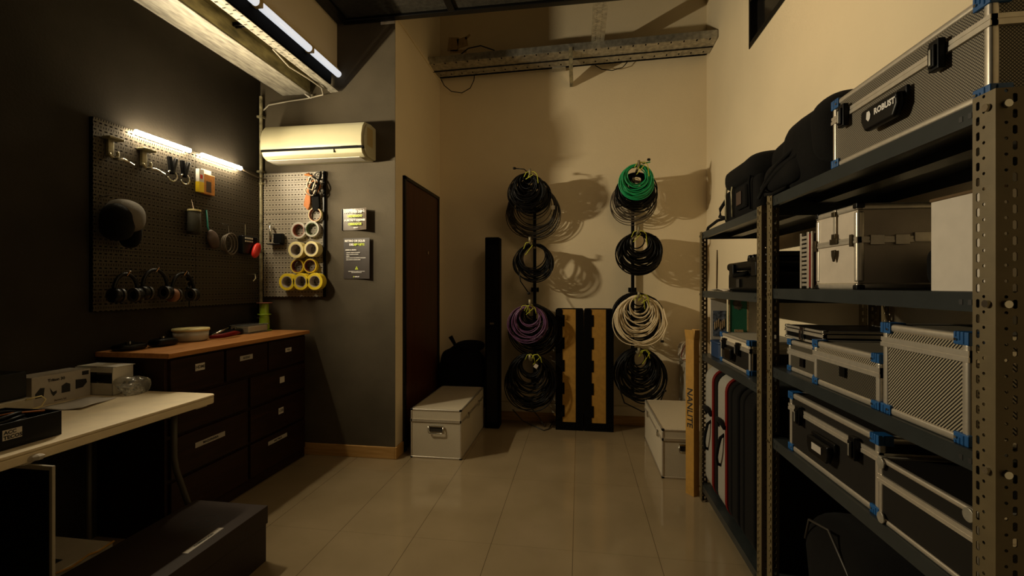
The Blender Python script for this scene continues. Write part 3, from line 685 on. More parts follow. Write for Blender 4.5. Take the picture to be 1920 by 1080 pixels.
sticker(dr[0, 0], 2.10, 2.16, .803, .84, 'HDMI'); sticker(dr[0, 1], 2.415, 2.52, .803, .832, 'AUDIO', 'greypaper'); sticker(dr[0, 2], 2.833, 2.898, .795, .822, 'VGA')
sticker(dr[1, 1], 2.775, 2.823, .597, .637, ''); sticker(dr[2, 0], 2.10, 2.30, .403, .430, 'MAQUINARIA', 'greypaper'); sticker(dr[2, 1], 2.762, 2.812, .392, .432, 'USB'); sticker(dr[3, 1], 2.66, 2.85, .220, .245, 'ELECTRICA', 'greypaper')

# things on the chest
t = thing('food_container', 'round cream lidded container on the chest of drawers', 'container', (-2.30, 2.40, CZ))
MB().lathe([(.072, 0), (.086, .01), (.090, .062)], (-2.285, 2.40, CZ), 2, 32).build('tub', M['frost'], t, smooth=True)
MB().lathe([(.094, .062), (.096, .066), (.094, .076), (.04, .078), (0, .078)], (-2.285, 2.40, CZ), 2, 32).build('lid', M['tapecream'], t, smooth=True)
t = thing('hand_tool', 'pliers with a red handle lying on the chest beside the round container', 'tool', (-2.20, 2.56, CZ))
MB().tube([(-2.21, 2.455, CZ + .016), (-2.17, 2.52, CZ + .02), (-2.165, 2.60, CZ + .028), (-2.185, 2.665, CZ + .022)], [.010, .014, .014, .008], 10).build('handle', M['redtrim'], t, smooth=True)
MB().tube([(-2.235, 2.50, CZ + .02), (-2.22, 2.56, CZ + .045), (-2.225, 2.62, CZ + .058)], [.008, .006, .005], 8).build('lever', M['chrome'], t, smooth=True)
MB().soft((-2.26, 2.60, CZ + .022), (.09, .14, .044), e=.8, nz=.2, ns=20).build('head', M['black'], t, smooth=True)
t = thing('clear_box', 'clear plastic box with a pale lid at the back of the chest top', 'box', (-2.30, 2.90, CZ))
MB().box(-2.365, -2.225, 2.80, 2.995, CZ + .004, CZ + .05).build('tray', M['frost'], t, bevel=.008)
MB().box(-2.37, -2.22, 2.795, 3.0, CZ + .05, CZ + .058).build('lid', M['clear'], t, bevel=.003)
MB().box(-2.372, -2.205, 2.78, 3.01, CZ, CZ + .004).build('base_card', M['greycable'], t)
t = thing('cable_spool', 'lime green upright spool with a thin tan top disc in the corner of the chest', 'spool', (-2.28, 3.035, CZ))
MB().lathe([(.030, .004), (.036, .02), (.033, .10), (.030, .11), (.029, .195), (.026, .20)], (-2.28, 3.03, CZ), 2, 24).build('core', M['lime_plastic'], t, smooth=True)
MB().lathe([(0, .2), (.052, .2), (.053, .204), (0, .205)], (-2.28, 3.03, CZ), 2, 24).build('top_disc', M['corered'], t, smooth=True)
MB().lathe([(0, 0), (.052, 0), (.052, .005), (0, .005)], (-2.28, 3.03, CZ), 2, 24).build('base_disc', M['lime_plastic'], t, smooth=True)
MB().tube(arc((-2.28, 3.03, CZ + .118), .041, 0, 360, 20, 'xy')[:-1], .005, 6, True).build('collar', M['lime_plastic'], t, smooth=True)
for (x, y, sx, sy, sz, lab) in ((-2.27, 2.73, .07, .12, .04, 'small glossy black gadget on the chest left of the clear box'), (-2.28, 2.02, .12, .14, .035, 'dark flat gadget at the near end of the chest top'), (-2.24, 2.17, .09, .13, .045, 'black knobbly gadget on the chest left of the round container')):
    tt = thing('gadget', lab, 'gadget', (x, y, CZ), group='small gadgets on the chest top')
    MB().soft((x, y, CZ + sz/2), (sx, sy, sz), e=.6, nz=.15, ns=25, seed=int(x*100)).build('body', M['black'], tt, smooth=True)
    for k in range(3): MB().cyl((x + .02 - .02*k, y - .03 + .03*k, CZ + sz*.8), (x + .02 - .02*k, y - .03 + .03*k, CZ + sz + .008), .008, 12).build('knob', M['chrome'] if k == 1 else M['black'], tt)

# ------------------------------------------------------------------ folding table
TX0, TX1, TY0, TY1, TZ = -2.365, -1.69, 1.085, 1.922, .74
t = thing('folding_table', 'beige plastic folding table with rounded corners in front of the chest', 'table', (-2.03, 1.5, 0))
MB().prism(rrect(TX0, TX1, TY0, TY1, .03), 2, TZ - .012, TZ).prism(rrect(TX0 + .001, TX1 - .001, TY0 + .001, TY1 - .001, .03), 2, TZ - .042, TZ - .0121).build('tabletop', M['table'], t, bevel=.004)
for y in (1.22, 1.80):
    MB().tube([(-2.25, y, .70), (-2.25, y, .03), (-2.25, y, .013)], .013, 10).build('leg', M['leg'], t, smooth=True)
    MB().tube([(-1.80, y, .70), (-1.80, y, .48), (-1.80, y + .01, .42), (-1.80, y + .10, .16), (-1.80, y + .13, .015)], .013, 10).build('leg', M['leg'], t, smooth=True)
    MB().cyl((-2.25, y, .66), (-1.80, y, .66), .010, 10).build('crossbar', M['galv_dark'], t, smooth=True)
MB().box(-1.75, -1.725, 1.84, 1.90, .685, .698).build('corner_bracket', M['table'], t)

# things on the table
t = thing('product_box', 'white printed cardboard box standing on the folding table', 'box', (-2.34, 1.745, TZ), 0)
BX = -2.245
MB().box(XL + .02, BX, 1.575, 1.805, TZ, TZ + .125).build('carton', M['greypaper'], t, bevel=.002)
def pic(y, z, poly): MB().prism([(y + a, z + b) for a, b in poly], 0, BX + .0004, BX + .0010).build('printed_picture', M['ink'], t)
pic(1.605, TZ + .055, [(-.018, -.02), (.012, -.018), (.016, .02), (.0, .022), (-.018, .0)])
pic(1.652, TZ + .05, [(-.012, .02), (.0, .0), (.014, .004), (.014, -.006), (.002, -.018), (-.006, -.006)])
pic(1.703, TZ + .058, [(-.018, -.02), (.016, -.02), (.016, .014), (.0, .022), (-.018, .012)])
pic(1.765, TZ + .065, [(-.024, -.022), (.006, -.02), (.024, .0), (.02, .016), (-.024, .02)])
MB().box(BX + .0004, BX + .001, 1.768, 1.796, TZ + .100, TZ + .118).build('printed_badge', M['ink'], t)
lettering('Triton 30', .017, (BX + .0004, 1.665, TZ + .102), (0, 1, 0), U_, M['ink'], t, bold=.0008)
lettering('Battery kit', .011, (BX + .0004, 1.68, TZ + .012), (0, 1, 0), U_, M['greycable'], t, bold=.0004)
t = thing('metal_enclosure', 'white sheet metal enclosure with an open slot on the folding table', 'enclosure', (-2.22, 1.87, TZ))
ex0, ex1, ey0, ey1, eh = -2.34, -2.135, 1.812, 1.912, .128
MB().box(ex1 - .003, ex1, ey0, ey1, TZ, TZ + eh).box(ex0, ex1, ey1 - .003, ey1, TZ, TZ + eh).box(ex0, ex1, ey0, ey0 + .003, TZ, TZ + .055).box(ex0, ex1, ey0, ey0 + .003, TZ + .105, TZ + eh).box(ex0, ex1, ey0, ey1, TZ, TZ + .003).build('shell', M['white'], t, bevel=.001)
MB().box(ex0 - .002, ex1 + .006, ey0 + .01, ey1 + .004, TZ + eh, TZ + eh + .003).build('lid', M['white'], t, bevel=.001)
MB().box(ex0, ex1 - .02, ey0 + .02, ey1 - .01, TZ + .06, TZ + .075).build('inner_plate', M['black'], t)
MB().cyl((ex1, 1.868, TZ + .04), (ex1 + .004, 1.868, TZ + .04), .011, 16).build('grommet', M['darkgrey'], t)
pm = MB().soft((-2.09, 1.865, TZ + .038), (.10, .10, .075), e=.7, nz=.7, ns=22, nu=26, nv=14)
tag(pm.build('plastic_bag', M['clear'], loc=(-2.09, 1.865, TZ), smooth=False), 'crumpled clear plastic bag beside the white metal enclosure', 'bag')
# paper sheets with slight folds
def sheet(name, cx, cy, z, sx, sy, rot, m, label, wav=.004, cat='paper'):
    mb = MB(); n = 10; g = []
    for i in range(n + 1):
        for j in range(n + 1):
            a = (i/n - .5)*sx; b = (j/n - .5)*sy
            g.append(mb.bm.verts.new((cx + a*math.cos(rot) - b*math.sin(rot), cy + a*math.sin(rot) + b*math.cos(rot), z + .001 + wav*(1 + math.sin(a*40 + b*22)))))
    for i in range(n):
        for j in range(n): mb.bm.faces.new((g[i*(n+1)+j], g[(i+1)*(n+1)+j], g[(i+1)*(n+1)+j+1], g[i*(n+1)+j+1]))
    return tag(mb.build(name, m, loc=(cx, cy, z), smooth=True, solid=.0006), label, cat)
sheet('paper_sheet', -2.12, 1.66, TZ + .001, .16, .20, .3, M['greypaper'], 'crumpled translucent sheets lying flat in front of the printed carton')
sheet('paper_sheet', -2.17, 1.50, TZ + .001, .08, .12, -.2, M['paper'], 'small white paper slip between the black box and the printed carton', .002)
t = thing('equipment_box', 'dark box standing on a pale tray at the back left of the table', 'box', (-2.2, 1.36, TZ))
MB().box(-2.35, -2.19, 1.24, 1.52, TZ + .062, TZ + .165).build('body', M['black'], t, bevel=.003)
MB().box(-2.1895, -2.188, 1.28, 1.42, TZ + .08, TZ + .145).build('front_inset', M['darkgrey'], t)
t = thing('wire_tray', 'pale tray with a bent wire end under the dark box on the table', 'tray', (-2.2, 1.38, TZ))
MB().box(-2.35, -2.17, 1.22, 1.53, TZ + .012, TZ + .06).build('tray_body', M['greyboard'], t, bevel=.004)
MB().tube([(-2.165, 1.50, TZ + .058), (-2.155, 1.545, TZ + .062), (-2.155, 1.56, TZ + .045), (-2.155, 1.545, TZ + .02), (-2.165, 1.45, TZ + .008)], .003, 6).build('wire_end', M['tapecream'], t, smooth=True)
MB().box(-2.34, -2.18, 1.25, 1.50, TZ, TZ + .012).build('foot', M['black'], t)
# black tray box with handwritten label
t = thing('storage_tray', 'black open storage box with a handwritten paper label at the table front', 'storage box', (-1.86, 1.20, TZ))
bx0, bx1, by0, by1, bh = -1.99, -1.755, .95, 1.318, .082
by0 = 1.09
MB().box(bx0, bx1, by0, by1, TZ, TZ + .003).box(bx1 - .003, bx1, by0, by1, TZ, TZ + bh).box(bx0, bx0 + .003, by0, by1, TZ, TZ + bh).box(bx0, bx1, by0, by0 + .003, TZ, TZ + bh).box(bx0, bx1, by1 - .003, by1, TZ, TZ + bh).build('box_walls', M['black'], t, bevel=.001)
MB().box(bx1 + .0003, bx1 + .0012, 1.155, 1.205, TZ + .030, TZ + .062).build('paper_label', M['paper'], t)
lettering('ACC', .0155, (bx1 + .0013, 1.174, TZ + .053), (0, 1, .02), U_, M['ink'], t, bold=.0006)
lettering('TECOS', .0155, (bx1 + .0013, 1.181, TZ + .038), (0, 1, .02), U_, M['ink'], t, bold=.0006)
MB().tube([(-1.90, 1.19, TZ + .08), (-1.86, 1.25, TZ + .086), (-1.80, 1.30, TZ + .084)], .003, 6).build('orange_wire', M['orange'], t, smooth=True)
t = thing('cable_coil', 'black cable coil heaped in the storage box on the table', 'cable', (-1.87, 1.21, TZ + .004))
for k in range(7):
    MB().tube([(-1.87 + (.075 - .006*k)*math.cos(q), 1.215 + (.09 - .005*k)*math.sin(q), TZ + .012 + .012*k + .003*math.sin(3*q)) for q in [2*PI*j/28 for j in range(28)]], .0065, 6, True).build('loop', M['rubber'], t, smooth=True)

# under the table
t = thing('framed_panel', 'black panel with a white frame standing on edge under the table', 'panel', (-1.9, 1.19, 0))
MB().box(-2.18, -1.623, 1.186, 1.192, .012, .675).build('panel', M['black'], t)
MB().box(-1.624, -1.612, 1.184, 1.194, 0, .69).box(-2.175, -1.624, 1.184, 1.194, .676, .69).box(-2.175, -1.624, 1.184, 1.194, 0, .02).box(-2.20, -2.175, 1.184, 1.194, 0, .69).build('frame', M['greyboard'], t, bevel=.002)
tag(MB().soft((-1.74, 1.19, .71), (.14, .06, .035), e=.8, nz=.6, ns=30, nu=24, nv=12).build('crumpled_paper', M['paper'], loc=(-1.74, 1.19, .69)), 'crumpled paper on top of the white framed panel under the table edge', 'paper')
t = thing('carton', 'torn cardboard carton with black tape on the floor under the table', 'carton', (-1.93, 1.42, 0))
MB().box(-2.09, -1.80, 1.28, 1.53, 0, .25).build('carton_body', M['greyboard'], t, bevel=.003)
MB().box(-2.091, -1.86, 1.36, 1.40, .2505, .252).box(-2.091, -1.799, 1.28, 1.295, .2505, .252).build('black_tape', M['ink'], t)
MB().box(-1.8, -1.7985, 1.30, 1.51, .05, .20).build('side_print', M['greypaper'], t)
MB().tube([(-1.797, 1.53, .252), (-1.795, 1.47, .246), (-1.798, 1.44, .252), (-1.795, 1.38, .243), (-1.798, 1.33, .25)], .004, 6).build('torn_edge', M['yellowcard'], t)
lettering('OLED', .05, (-1.7984, 1.40, .12), (0, 1, 0), U_, M['ink'], t, bold=.001)
t = thing('shoe_box', 'large dark lidded box with a round emblem and a label strip on the floor', 'box', (-1.59, 1.55, 0))
MB().box(-1.765, -1.405, 1.21, 1.88, 0, .22).build('box_body', M['indigo'], t, bevel=.002)
MB().box(-1.77, -1.40, 1.205, 1.885, .17, .25).build('lid', M['indigo'], t, bevel=.002)
MB().annulus((-1.575, 1.71, .2502), .062, .0575, .0006, 2, 40).box(-1.60, -1.585, 1.70, 1.71, .2502, .251).box(-1.565, -1.55, 1.715, 1.725, .2502, .251).box(-1.585, -1.56, 1.685, 1.69, .2502, .251).build('round_emblem', M['ink'], t)
MB().obox((-1.457, 1.59, .2508), (.024, .18, .001), (0, 0, .03)).build('label_strip', M['greypaper'], t)
lettering('ILUMINACION', .014, (-1.457, 1.59, .2514), (.03, 1, 0), (-1, .03, 0), M['ink'], t, bold=.0006)

# ------------------------------------------------------------------ metal cases
def facemap(face, x0, x1, y0, y1):
    """(along, out, z) -> world for a case face"""
    return {'x-': lambda a, o, z: (x0 - o, a, z), 'x+': lambda a, o, z: (x1 + o, a, z), 'y-': lambda a, o, z: (a, y0 - o, z)}[face]
def fbox(mb, F, a0, a1, o0, o1, z0, z1):
    p = F(a0, o0, z0); q = F(a1, o1, z1); mb.box(p[0], q[0], p[1], q[1], p[2], q[2]); return mb

def case(name, label, cat, x0, x1, y0, y1, z0, z1, seam, panel, corner='blue', e=.018, latches=(), handles=(), group=None, cc=.045, lid_panel=None, band=.022, frame='alu', rotz=0):
    t = thing(name, label, cat, ((x0+x1)/2, (y0+y1)/2, z0), rotz, group)
    i = .003
    MB().box(x0 + i, x1 - i, y0 + i, y1 - i, z0 + i, seam).build('body', M[panel], t)
    MB().box(x0 + i, x1 - i, y0 + i, y1 - i, seam + .0005, z1 - i).build('lid', M[lid_panel or panel], t)
    fm = MB()
    r = e
    for z in (z0, z1 - r):
        fm.box(x0, x0 + r, y0, y1, z, z + r).box(x1 - r, x1, y0, y1, z, z + r).box(x0, x1, y0, y0 + r, z, z + r).box(x0, x1, y1 - r, y1, z, z + r)
    for (xa, xb) in ((x0, x0 + r), (x1 - r, x1)):
        for (ya, yb) in ((y0, y0 + r), (y1 - r, y1)): fm.box(xa, xb, ya, yb, z0 + r, z1 - r)
    fm.build('edge_frame', M[frame], t, bevel=e*.3)
    o = .0025; b = band/2
    rm = MB()
    for za, zb, oo in ((seam - b, seam - .0015, o), (seam - .0015, seam + .0015, .0008), (seam + .0015, seam + b, o*.7)):
        rm.box(x0 - oo, x0 + .01, y0 - oo, y1 + oo, za, zb).box(x1 - .01, x1 + oo, y0 - oo, y1 + oo, za, zb).box(x0, x1, y0 - oo, y0 + .01, za, zb).box(x0, x1, y1 - .01, y1 + oo, za, zb)
    rm.build('rim', M[frame], t)
    if corner:
        for sx, X in ((-1, x0), (1, x1)):
            for sy, Y in ((-1, y0), (1, y1)):
                for sz, Z in ((-1, z0), (1, z1)):
                    q = .003 if corner == 'blue' else .002; w_ = cc
                    cm = MB().box(X + sx*q, X - sx*w_*.8, Y + sy*q, Y - sy*w_*.8, Z + sz*(q if sz > 0 else 0), Z - sz*w_*.55)
                    if corner == 'blue':
                        for k in range(3):
                            d = w_*(.15 + .22*k)
                            cm.box(X + sx*(q + .0015), X - sx*w_*.2, Y - sy*d, Y - sy*(d + w_*.10), Z + sz*(q if sz > 0 else 0), Z - sz*(w_*.50 - .006*k))
                        cm.box(X - sx*w_*.15, X - sx*w_*.28, Y + sy*(q + .0015), Y, Z + sz*(q if sz > 0 else 0), Z - sz*w_*.5)
                    c_ = cm.build('corner_cap', M[{'blue': 'blue', 'black': 'black', 'metal': 'galv'}[corner]], t, bevel=.004 if corner == 'blue' else .003)
                    if corner == 'blue' and sx < 0:
                        MB().cyl((x0 - q - .0025, Y - sy*w_*.62, Z - sz*w_*.3), (x0 - q, Y - sy*w_*.62, Z - sz*w_*.3), .0028, 10).build('rivet', M['chrome'], c_)
    for face, a, kind in latches:
        F = facemap(face, x0, x1, y0, y1); lm = MB()
        if kind == 'black':
            fbox(lm, F, a - .014, a + .014, .002, .016, seam - .038, seam + .022)
            fbox(lm, F, a - .009, a + .009, .016, .021, seam - .032, seam + .012)
            l = lm.build('latch', M['black'], t, bevel=.004)
            fbox(MB(), F, a - .003, a + .003, .021, .023, seam - .028, seam + .004).build('latch_lever', M['galv'], l, bevel=.001)
        elif kind == 'steel':
            fbox(lm, F, a - .012, a + .012, .001, .005, seam - .028, seam + .018)
            fbox(lm, F, a - .007, a + .007, .005, .010, seam - .024, seam + .006)
            lm.build('latch', M['chrome'], t, bevel=.001)
        else:
            fbox(lm, F, a - .013, a + .013, .001, .004, seam - .04, seam - .012); lm.build('latch', M['black'], t, bevel=.001)
    for face, a, z, wd, kind in handles:
        F = facemap(face, x0, x1, y0, y1)
        if kind == 'grip':
            h = wd/2; pts = [F(a - h, .004, z + .018), F(a - h, .020, z + .010), F(a - h*.72, .028, z - .022), F(a, .030, z - .028), F(a + h*.72, .028, z - .022), F(a + h, .020, z + .010), F(a + h, .004, z + .018)]
            hd = fbox(MB(), F, a - h - .006, a + h + .006, .001, .010, z + .004, z + .030).build('handle', M['black'], t, bevel=.004)
            poly = [(a - h, z + .02), (a - h*1.02, z - .008), (a - h*.8, z - .034), (a + h*.8, z - .034), (a + h*1.02, z - .008), (a + h, z + .02)]
            g = MB()
            ax = 0 if face[0] == 'x' else 1
            lo, hi = sorted((F(0, .008, 0)[ax], F(0, .026, 0)[ax]))
            g.prism(poly, ax, lo, hi); g.build('grip', M['black'], hd, bevel=.007, seg=3)
        else:
            hm = fbox(MB(), F, a - wd/2, a + wd/2, .001, .006, z - .022, z + .022)
            hd = hm.build('handle', M['darkgrey'], t, bevel=.002)
            fbox(MB(), F, a - wd/2 - .006, a + wd/2 + .006, .004, .014, z + .014, z + .026).build('hinge_bar', M['chrome'], hd, bevel=.003)
            h = wd/2 + .004
            MB().tube([F(a - h, .010, z + .018), F(a - h, .014, z - .024), F(a - h*.85, .016, z - .03), F(a + h*.85, .016, z - .03), F(a + h, .014, z - .024), F(a + h, .010, z + .018)], .0038, 8).build('bail', M['chrome'], hd, smooth=True)
    return t

case('metal_case', 'large silver case with a drop handle on the floor by the brown door', 'case', -1.212, -.833, 3.163, 3.93, 0.0, .355, .272, 'alu_panel', 'black', e=.013, cc=.02, band=.018,
     latches=(('x+', 3.36, 'steel'), ('x+', 3.72, 'steel')), handles=(('y-', -1.02, .218, .10, 'drop'),))
MB
case('metal_case', 'large silver case on the floor between the cable rack and the shelving', 'case', .530, .93, 3.058, 3.84, 0.0, .318, .252, 'alu_panel', 'black', e=.013, cc=.02, band=.016,
     latches=(('x-', 3.20, 'steel'), ('x-', 3.66, 'steel')), handles=(('y-', .685, .205, .09, 'drop'),))

# ------------------------------------------------------------------ bag behind the left case, tall black box
t = thing('duffel_bag', 'black bag heaped behind the left silver case in the alcove corner', 'bag', (-1.06, 4.05, 0))
MB().soft((-1.06, 4.055, .36), (.44, .22, .72), e=.6, nz=.14, ns=6, seed=3).build('body', M['fabric'], t, smooth=True)
MB().soft((-.99, 4.04, .70), (.26, .18, .10), e=.7, nz=.15, ns=9, seed=5).build('top_flap', M['fabric'], t, smooth=True)
MB().tube([(-1.09, 3.99, .68), (-1.12, 3.98, .74), (-1.15, 3.98, .79)], [.014, .016, .02], 8).build('strap_end', M['fabric'], t, smooth=True)
MB().box(-1.03, -.90, 3.99, 4.0, .74, .755).build('top_handle', M['fabric'], t, bevel=.004)
t = thing('tall_case', 'tall narrow black case standing against the back wall left of the coils', 'case', (-.75, 3.97, 0))
MB().box(-.815, -.690, 3.90, 4.03, 0.0, 1.67).build('case_body', M['blackm'], t, bevel=.008)
MB().box(-.80, -.705, 3.897, 3.90, .06, 1.60).build('front_panel', M['black'], t, bevel=.001)
MB().box(-.77, -.735, 3.893, 3.897, .91, .925).build('badge', M['greycable'], t)

# ------------------------------------------------------------------ cable racks with coils
def rack(x, z0, z1, zs, label):
    t = thing('cable_rack', label, 'cable rack', (x, 4.14, z0), group='wall poles with coil hooks')
    MB().box(x - .014, x + .014, 4.12, 4.148, z0, z1).build('pole', M['black'], t, bevel=.003)
    for z in (z0 + .08, (z0 + z1)/2, z1 - .08): MB().box(x - .035, x + .035, 4.148, YB, z - .02, z + .02).build('wall_bracket', M['black'], t, bevel=.002)
    for z in zs:
        MB().tube([(x, 4.125, z), (x, 3.74, z + .015), (x, 3.715, z + .03), (x, 3.712, z + .06)], .010, 10).build('hook', M['galv_dark'], t, smooth=True)
    return t
rack(-.401, .30, 2.12, (2.145, 1.588, 1.075, .62), 'black vertical cable rack pole on the back wall, left of the two')
rack(.467, .30, 2.12, (2.18, 1.66, 1.14, .695), 'black vertical cable rack pole on the back wall, right one nearer the shelving')

def coil(x, y, ztop, r0, r1, turns, wire, m, label, depth=.10, ties=2, seed=0, sq=1.0, lean=0.0, extra=None, tail=None, tagpaper=None):
    """turns of wire hanging from a hook: every loop touches the hook at its top and hangs by its own diameter"""
    rnd = random.Random(seed)
    t = thing('cable_coil', label, 'cable coil', (x, y, ztop), group='coils on the wall racks')
    pts = []; N = 34
    for k in range(turns):
        f = k / max(1, turns - 1)
        r = r0 + (r1 - r0)*rnd.random()**.8 if k else r1
        dx = rnd.uniform(-1, 1)*.012 + lean*r; dy = depth*(rnd.random() - .5); ex = 1 + rnd.uniform(-.06, .06)
        zt_ = ztop + rnd.uniform(-.012, .006); el = sq*(1 + rnd.uniform(-.05, .05)); tw = rnd.uniform(-.08, .08)
        for j in range(N):
            a = PI/2 + 2*PI*j/N
            px = dx + r*ex*math.cos(a); pz = zt_ - r*el + r*el*math.sin(a)
            px += tw*(pz - zt_)
            pts.append((px, dy + .01*math.sin(a*2 + k), pz))
    sm = []
    for i in range(len(pts)):                       # blend the joins between loops
        if i % N > N - 4 and i + 4 < len(pts):
            q = Vector(pts[i]); nx_ = Vector(pts[(i//N + 1)*N]); w_ = (i % N - (N - 4))/4
            q = q.lerp(nx_, w_*.8); sm.append(q)
        else: sm.append(Vector(pts[i]))
    pts = [(x + p.x, y + p.y, p.z) for p in sm]
    MB().tube(pts, wire, 6).build('wire', m, t, smooth=True)
    for k in range(ties):
        a = rnd.uniform(-.05, .05); yy = y - depth/2 - .012
        MB().tube([(x + a - .035, yy, ztop - .03 - .02*rnd.random()), (x + a - .015, yy - .01, ztop + .004), (x + a + .015, yy - .008, ztop + .01), (x + a + .04, yy, ztop - .015), (x + a + .05*(1 if k else -.4), yy - .004, ztop - .05 - .06*rnd.random())], .0036, 6).build('cable_tie', M['tie'], t, smooth=True)
    if tail:
        MB().tube([(x + q[0], y - depth/2 - .005 + (q[3] if len(q) > 3 else 0), ztop + q[1]) for q in tail], wire, 6).build('loose_end', m, t, smooth=True)
        e_ = tail[-1]; MB().soft((x + e_[0], y - depth/2 - .005, ztop + e_[1]), (.028, .022, .02), e=.7, nu=12, nv=8).build('plug', M['black'], t, smooth=True)
    if tagpaper:
        MB().obox((x + tagpaper[0], y - depth/2 - .014, ztop + tagpaper[1]), (.032, .002, .034), (0, tagpaper[2], 0)).build('paper_tag', M['paper'], t)
    return t
LX, RX = -.401, .467
# left rack
coil(LX - .03, 3.79, 2.175, .035, .150, 40, .0042, M['rubber'], 'dense black coil on the top hook of the left rack, in front', .10, 2, 1, tail=[(.02, 0), (-.02, .035), (-.10, .045)])
coil(LX, 3.92, 2.165, .04, .150, 40, .0050, M['rubber'], 'thick black coil behind the front one on the left rack top hook', .12, 0, 22, tail=[(.05, 0), (.12, -.05), (.15, -.12)])
coil(LX, 4.05, 2.13, .15, .232, 26, .0036, M['darkgrey'], 'large dark grey coil hanging low from the left rack top hook', .10, 0, 3, 1.0, tagpaper=(.175, -.20, 0))
coil(LX + .01, 3.90, 1.603, .10, .163, 26, .0048, M['rubber'], 'black coil on the second hook of the left rack', .14, 1, 4, .98, lean=.03, tail=[(-.12, -.2), (-.10, -.32), (-.03, -.42)])
coil(LX - .02, 3.80, 1.075, .082, .158, 13, .0042, M['purple'], 'purple cable coil on the left rack above the lowest coil', .05, 3, 5, .98)
coil(LX + .0, 3.95, 1.085, .05, .215, 48, .0048, M['rubber'], 'wide black coil behind the purple one on the left rack', .16, 0, 6, 1.05)
coil(LX - .01, 3.90, .66, .06, .21, 44, .0050, M['rubber'], 'lowest black coil of the left rack with a beige tag', .13, 3, 7, 1.12, tagpaper=(.05, -.09, .6))
# right rack
coil(RX - .01, 3.78, 2.22, .072, .138, 22, .0050, M['green'], 'bright green cable coil on the top hook of the right rack', .07, 2, 8, tail=[(.04, 0), (.10, .01), (.09, .03)])
coil(RX, 3.90, 2.175, .04, .150, 44, .0055, M['rubber'], 'black coil directly behind the green one on the right rack', .10, 0, 9, tail=[(-.06, -.26), (-.12, -.27), (-.16, -.275)])
coil(RX + .0, 4.05, 2.15, .14, .190, 18, .0036, M['greycable'], 'grey brown thin coil around the green one on the right rack', .08, 1, 10, .95)
coil(RX + .02, 3.92, 1.685, .06, .178, 50, .0055, M['rubber'], 'black coil with a yellow green tie on the second hook of the right rack', .16, 2, 11, .97, lean=.05, tail=[(-.14, -.15), (-.16, -.22), (-.13, -.30)])
coil(RX + .015, 3.80, 1.165, .07, .195, 22, .0048, M['creamcable'], 'cream cable coil on the third hook of the right rack', .09, 3, 12, 1.02, tail=[(.18, -.10), (.21, -.22), (.17, -.36)])
coil(RX + .015, 3.95, 1.185, .05, .205, 44, .0052, M['rubber'], 'black coil behind the cream coil on the right rack', .15, 0, 13, 1.02)
coil(RX + .03, 3.92, .715, .05, .205, 50, .0055, M['rubber'], 'lowest black coil of the right rack hanging above the silver case', .16, 2, 14, 1.1, tail=[(-.19, -.25), (-.13, -.43), (.02, -.5), (.15, -.42), (.19, -.32)])

# ------------------------------------------------------------------ foam edged boxes
def foam(x0, x1, ys0, ys1, label):
    y0, y1 = 3.955, 4.15
    t = thing('foam_case', label, 'case', ((x0+x1)/2, 4.05, 0), group='black cases with ochre strips')
    MB().box(x0, x1, y0 + .01, y1, 0, 1.045).build('case_body', M['blackm'], t, bevel=.012)
    MB().box(ys0 - .02, ys1, y0 + .004, y0 + .012, .07, 1.043).build('ochre_strip', M['yellowcard'], t)
    fm = MB().box(x0, ys0 - .015, y0 - .002, y0 + .02, 0.0, 1.04).box(ys1, x1, y0 - .002, y0 + .02, 0, 1.04).box(ys0 - .02, ys1, y0 - .002, y0 + .02, 0, .07)
    for k in range(5): fm.box(ys0 - .02, ys0 + .003, y0 - .002, y0 + .02, .115 + .195*k, .215 + .195*k)
    fm.build('foam_edge', M['blackm'], t, bevel=.003)
foam(-.203, .035, -.128, -.03, 'left black foam edged case with an ochre strip between the two cable racks')
foam(.045, .29, .120, .225, 'right black foam edged case with an ochre strip between the two cable racks')
tag(MB().tube([(-.60, 4.1, .12), (-.5, 4.06, .03), (-.40, 4.02, .006), (-.30, 3.9, .006), (-.26, 3.95, .006), (-.24, 4.08, .02)], .005, 6).tube([(-.46, 4.14, .16), (-.36, 4.1, .06), (-.30, 4.0, .007)], .005, 6).build('floor_cable', M['darkgrey'], loc=(-.4, 4.0, 0), smooth=True), 'thin dark cables trailing on the floor left of the foam cases', 'cable')

# white carton behind the right silver case
t = thing('carton', 'pale carton standing in the back corner behind the right silver case', 'carton', (.97, 4.02, 0))
MB().box(.86, 1.085, 3.90, 4.14, 0, .62).build('carton_body', M['greyboard'], t, bevel=.004)
t = thing('plastic_bag', 'white plastic bag with red lines on top of the pale corner carton', 'bag', (.97, 4.0, .62))
MB().soft((.962, 3.98, .70), (.26, .22, .17), e=.65, nz=.22, ns=12, seed=8).build('bag_body', M['brush'], t, smooth=True)
MB().tube([(.83, 3.90, .66), (.835, 3.91, .70), (.86, 3.90, .76), (.92, 3.89, .775)], .003, 6).tube([(.84, 3.89, .64), (.90, 3.87, .65)], .003, 6).build('red_line', M['redtrim'], t)

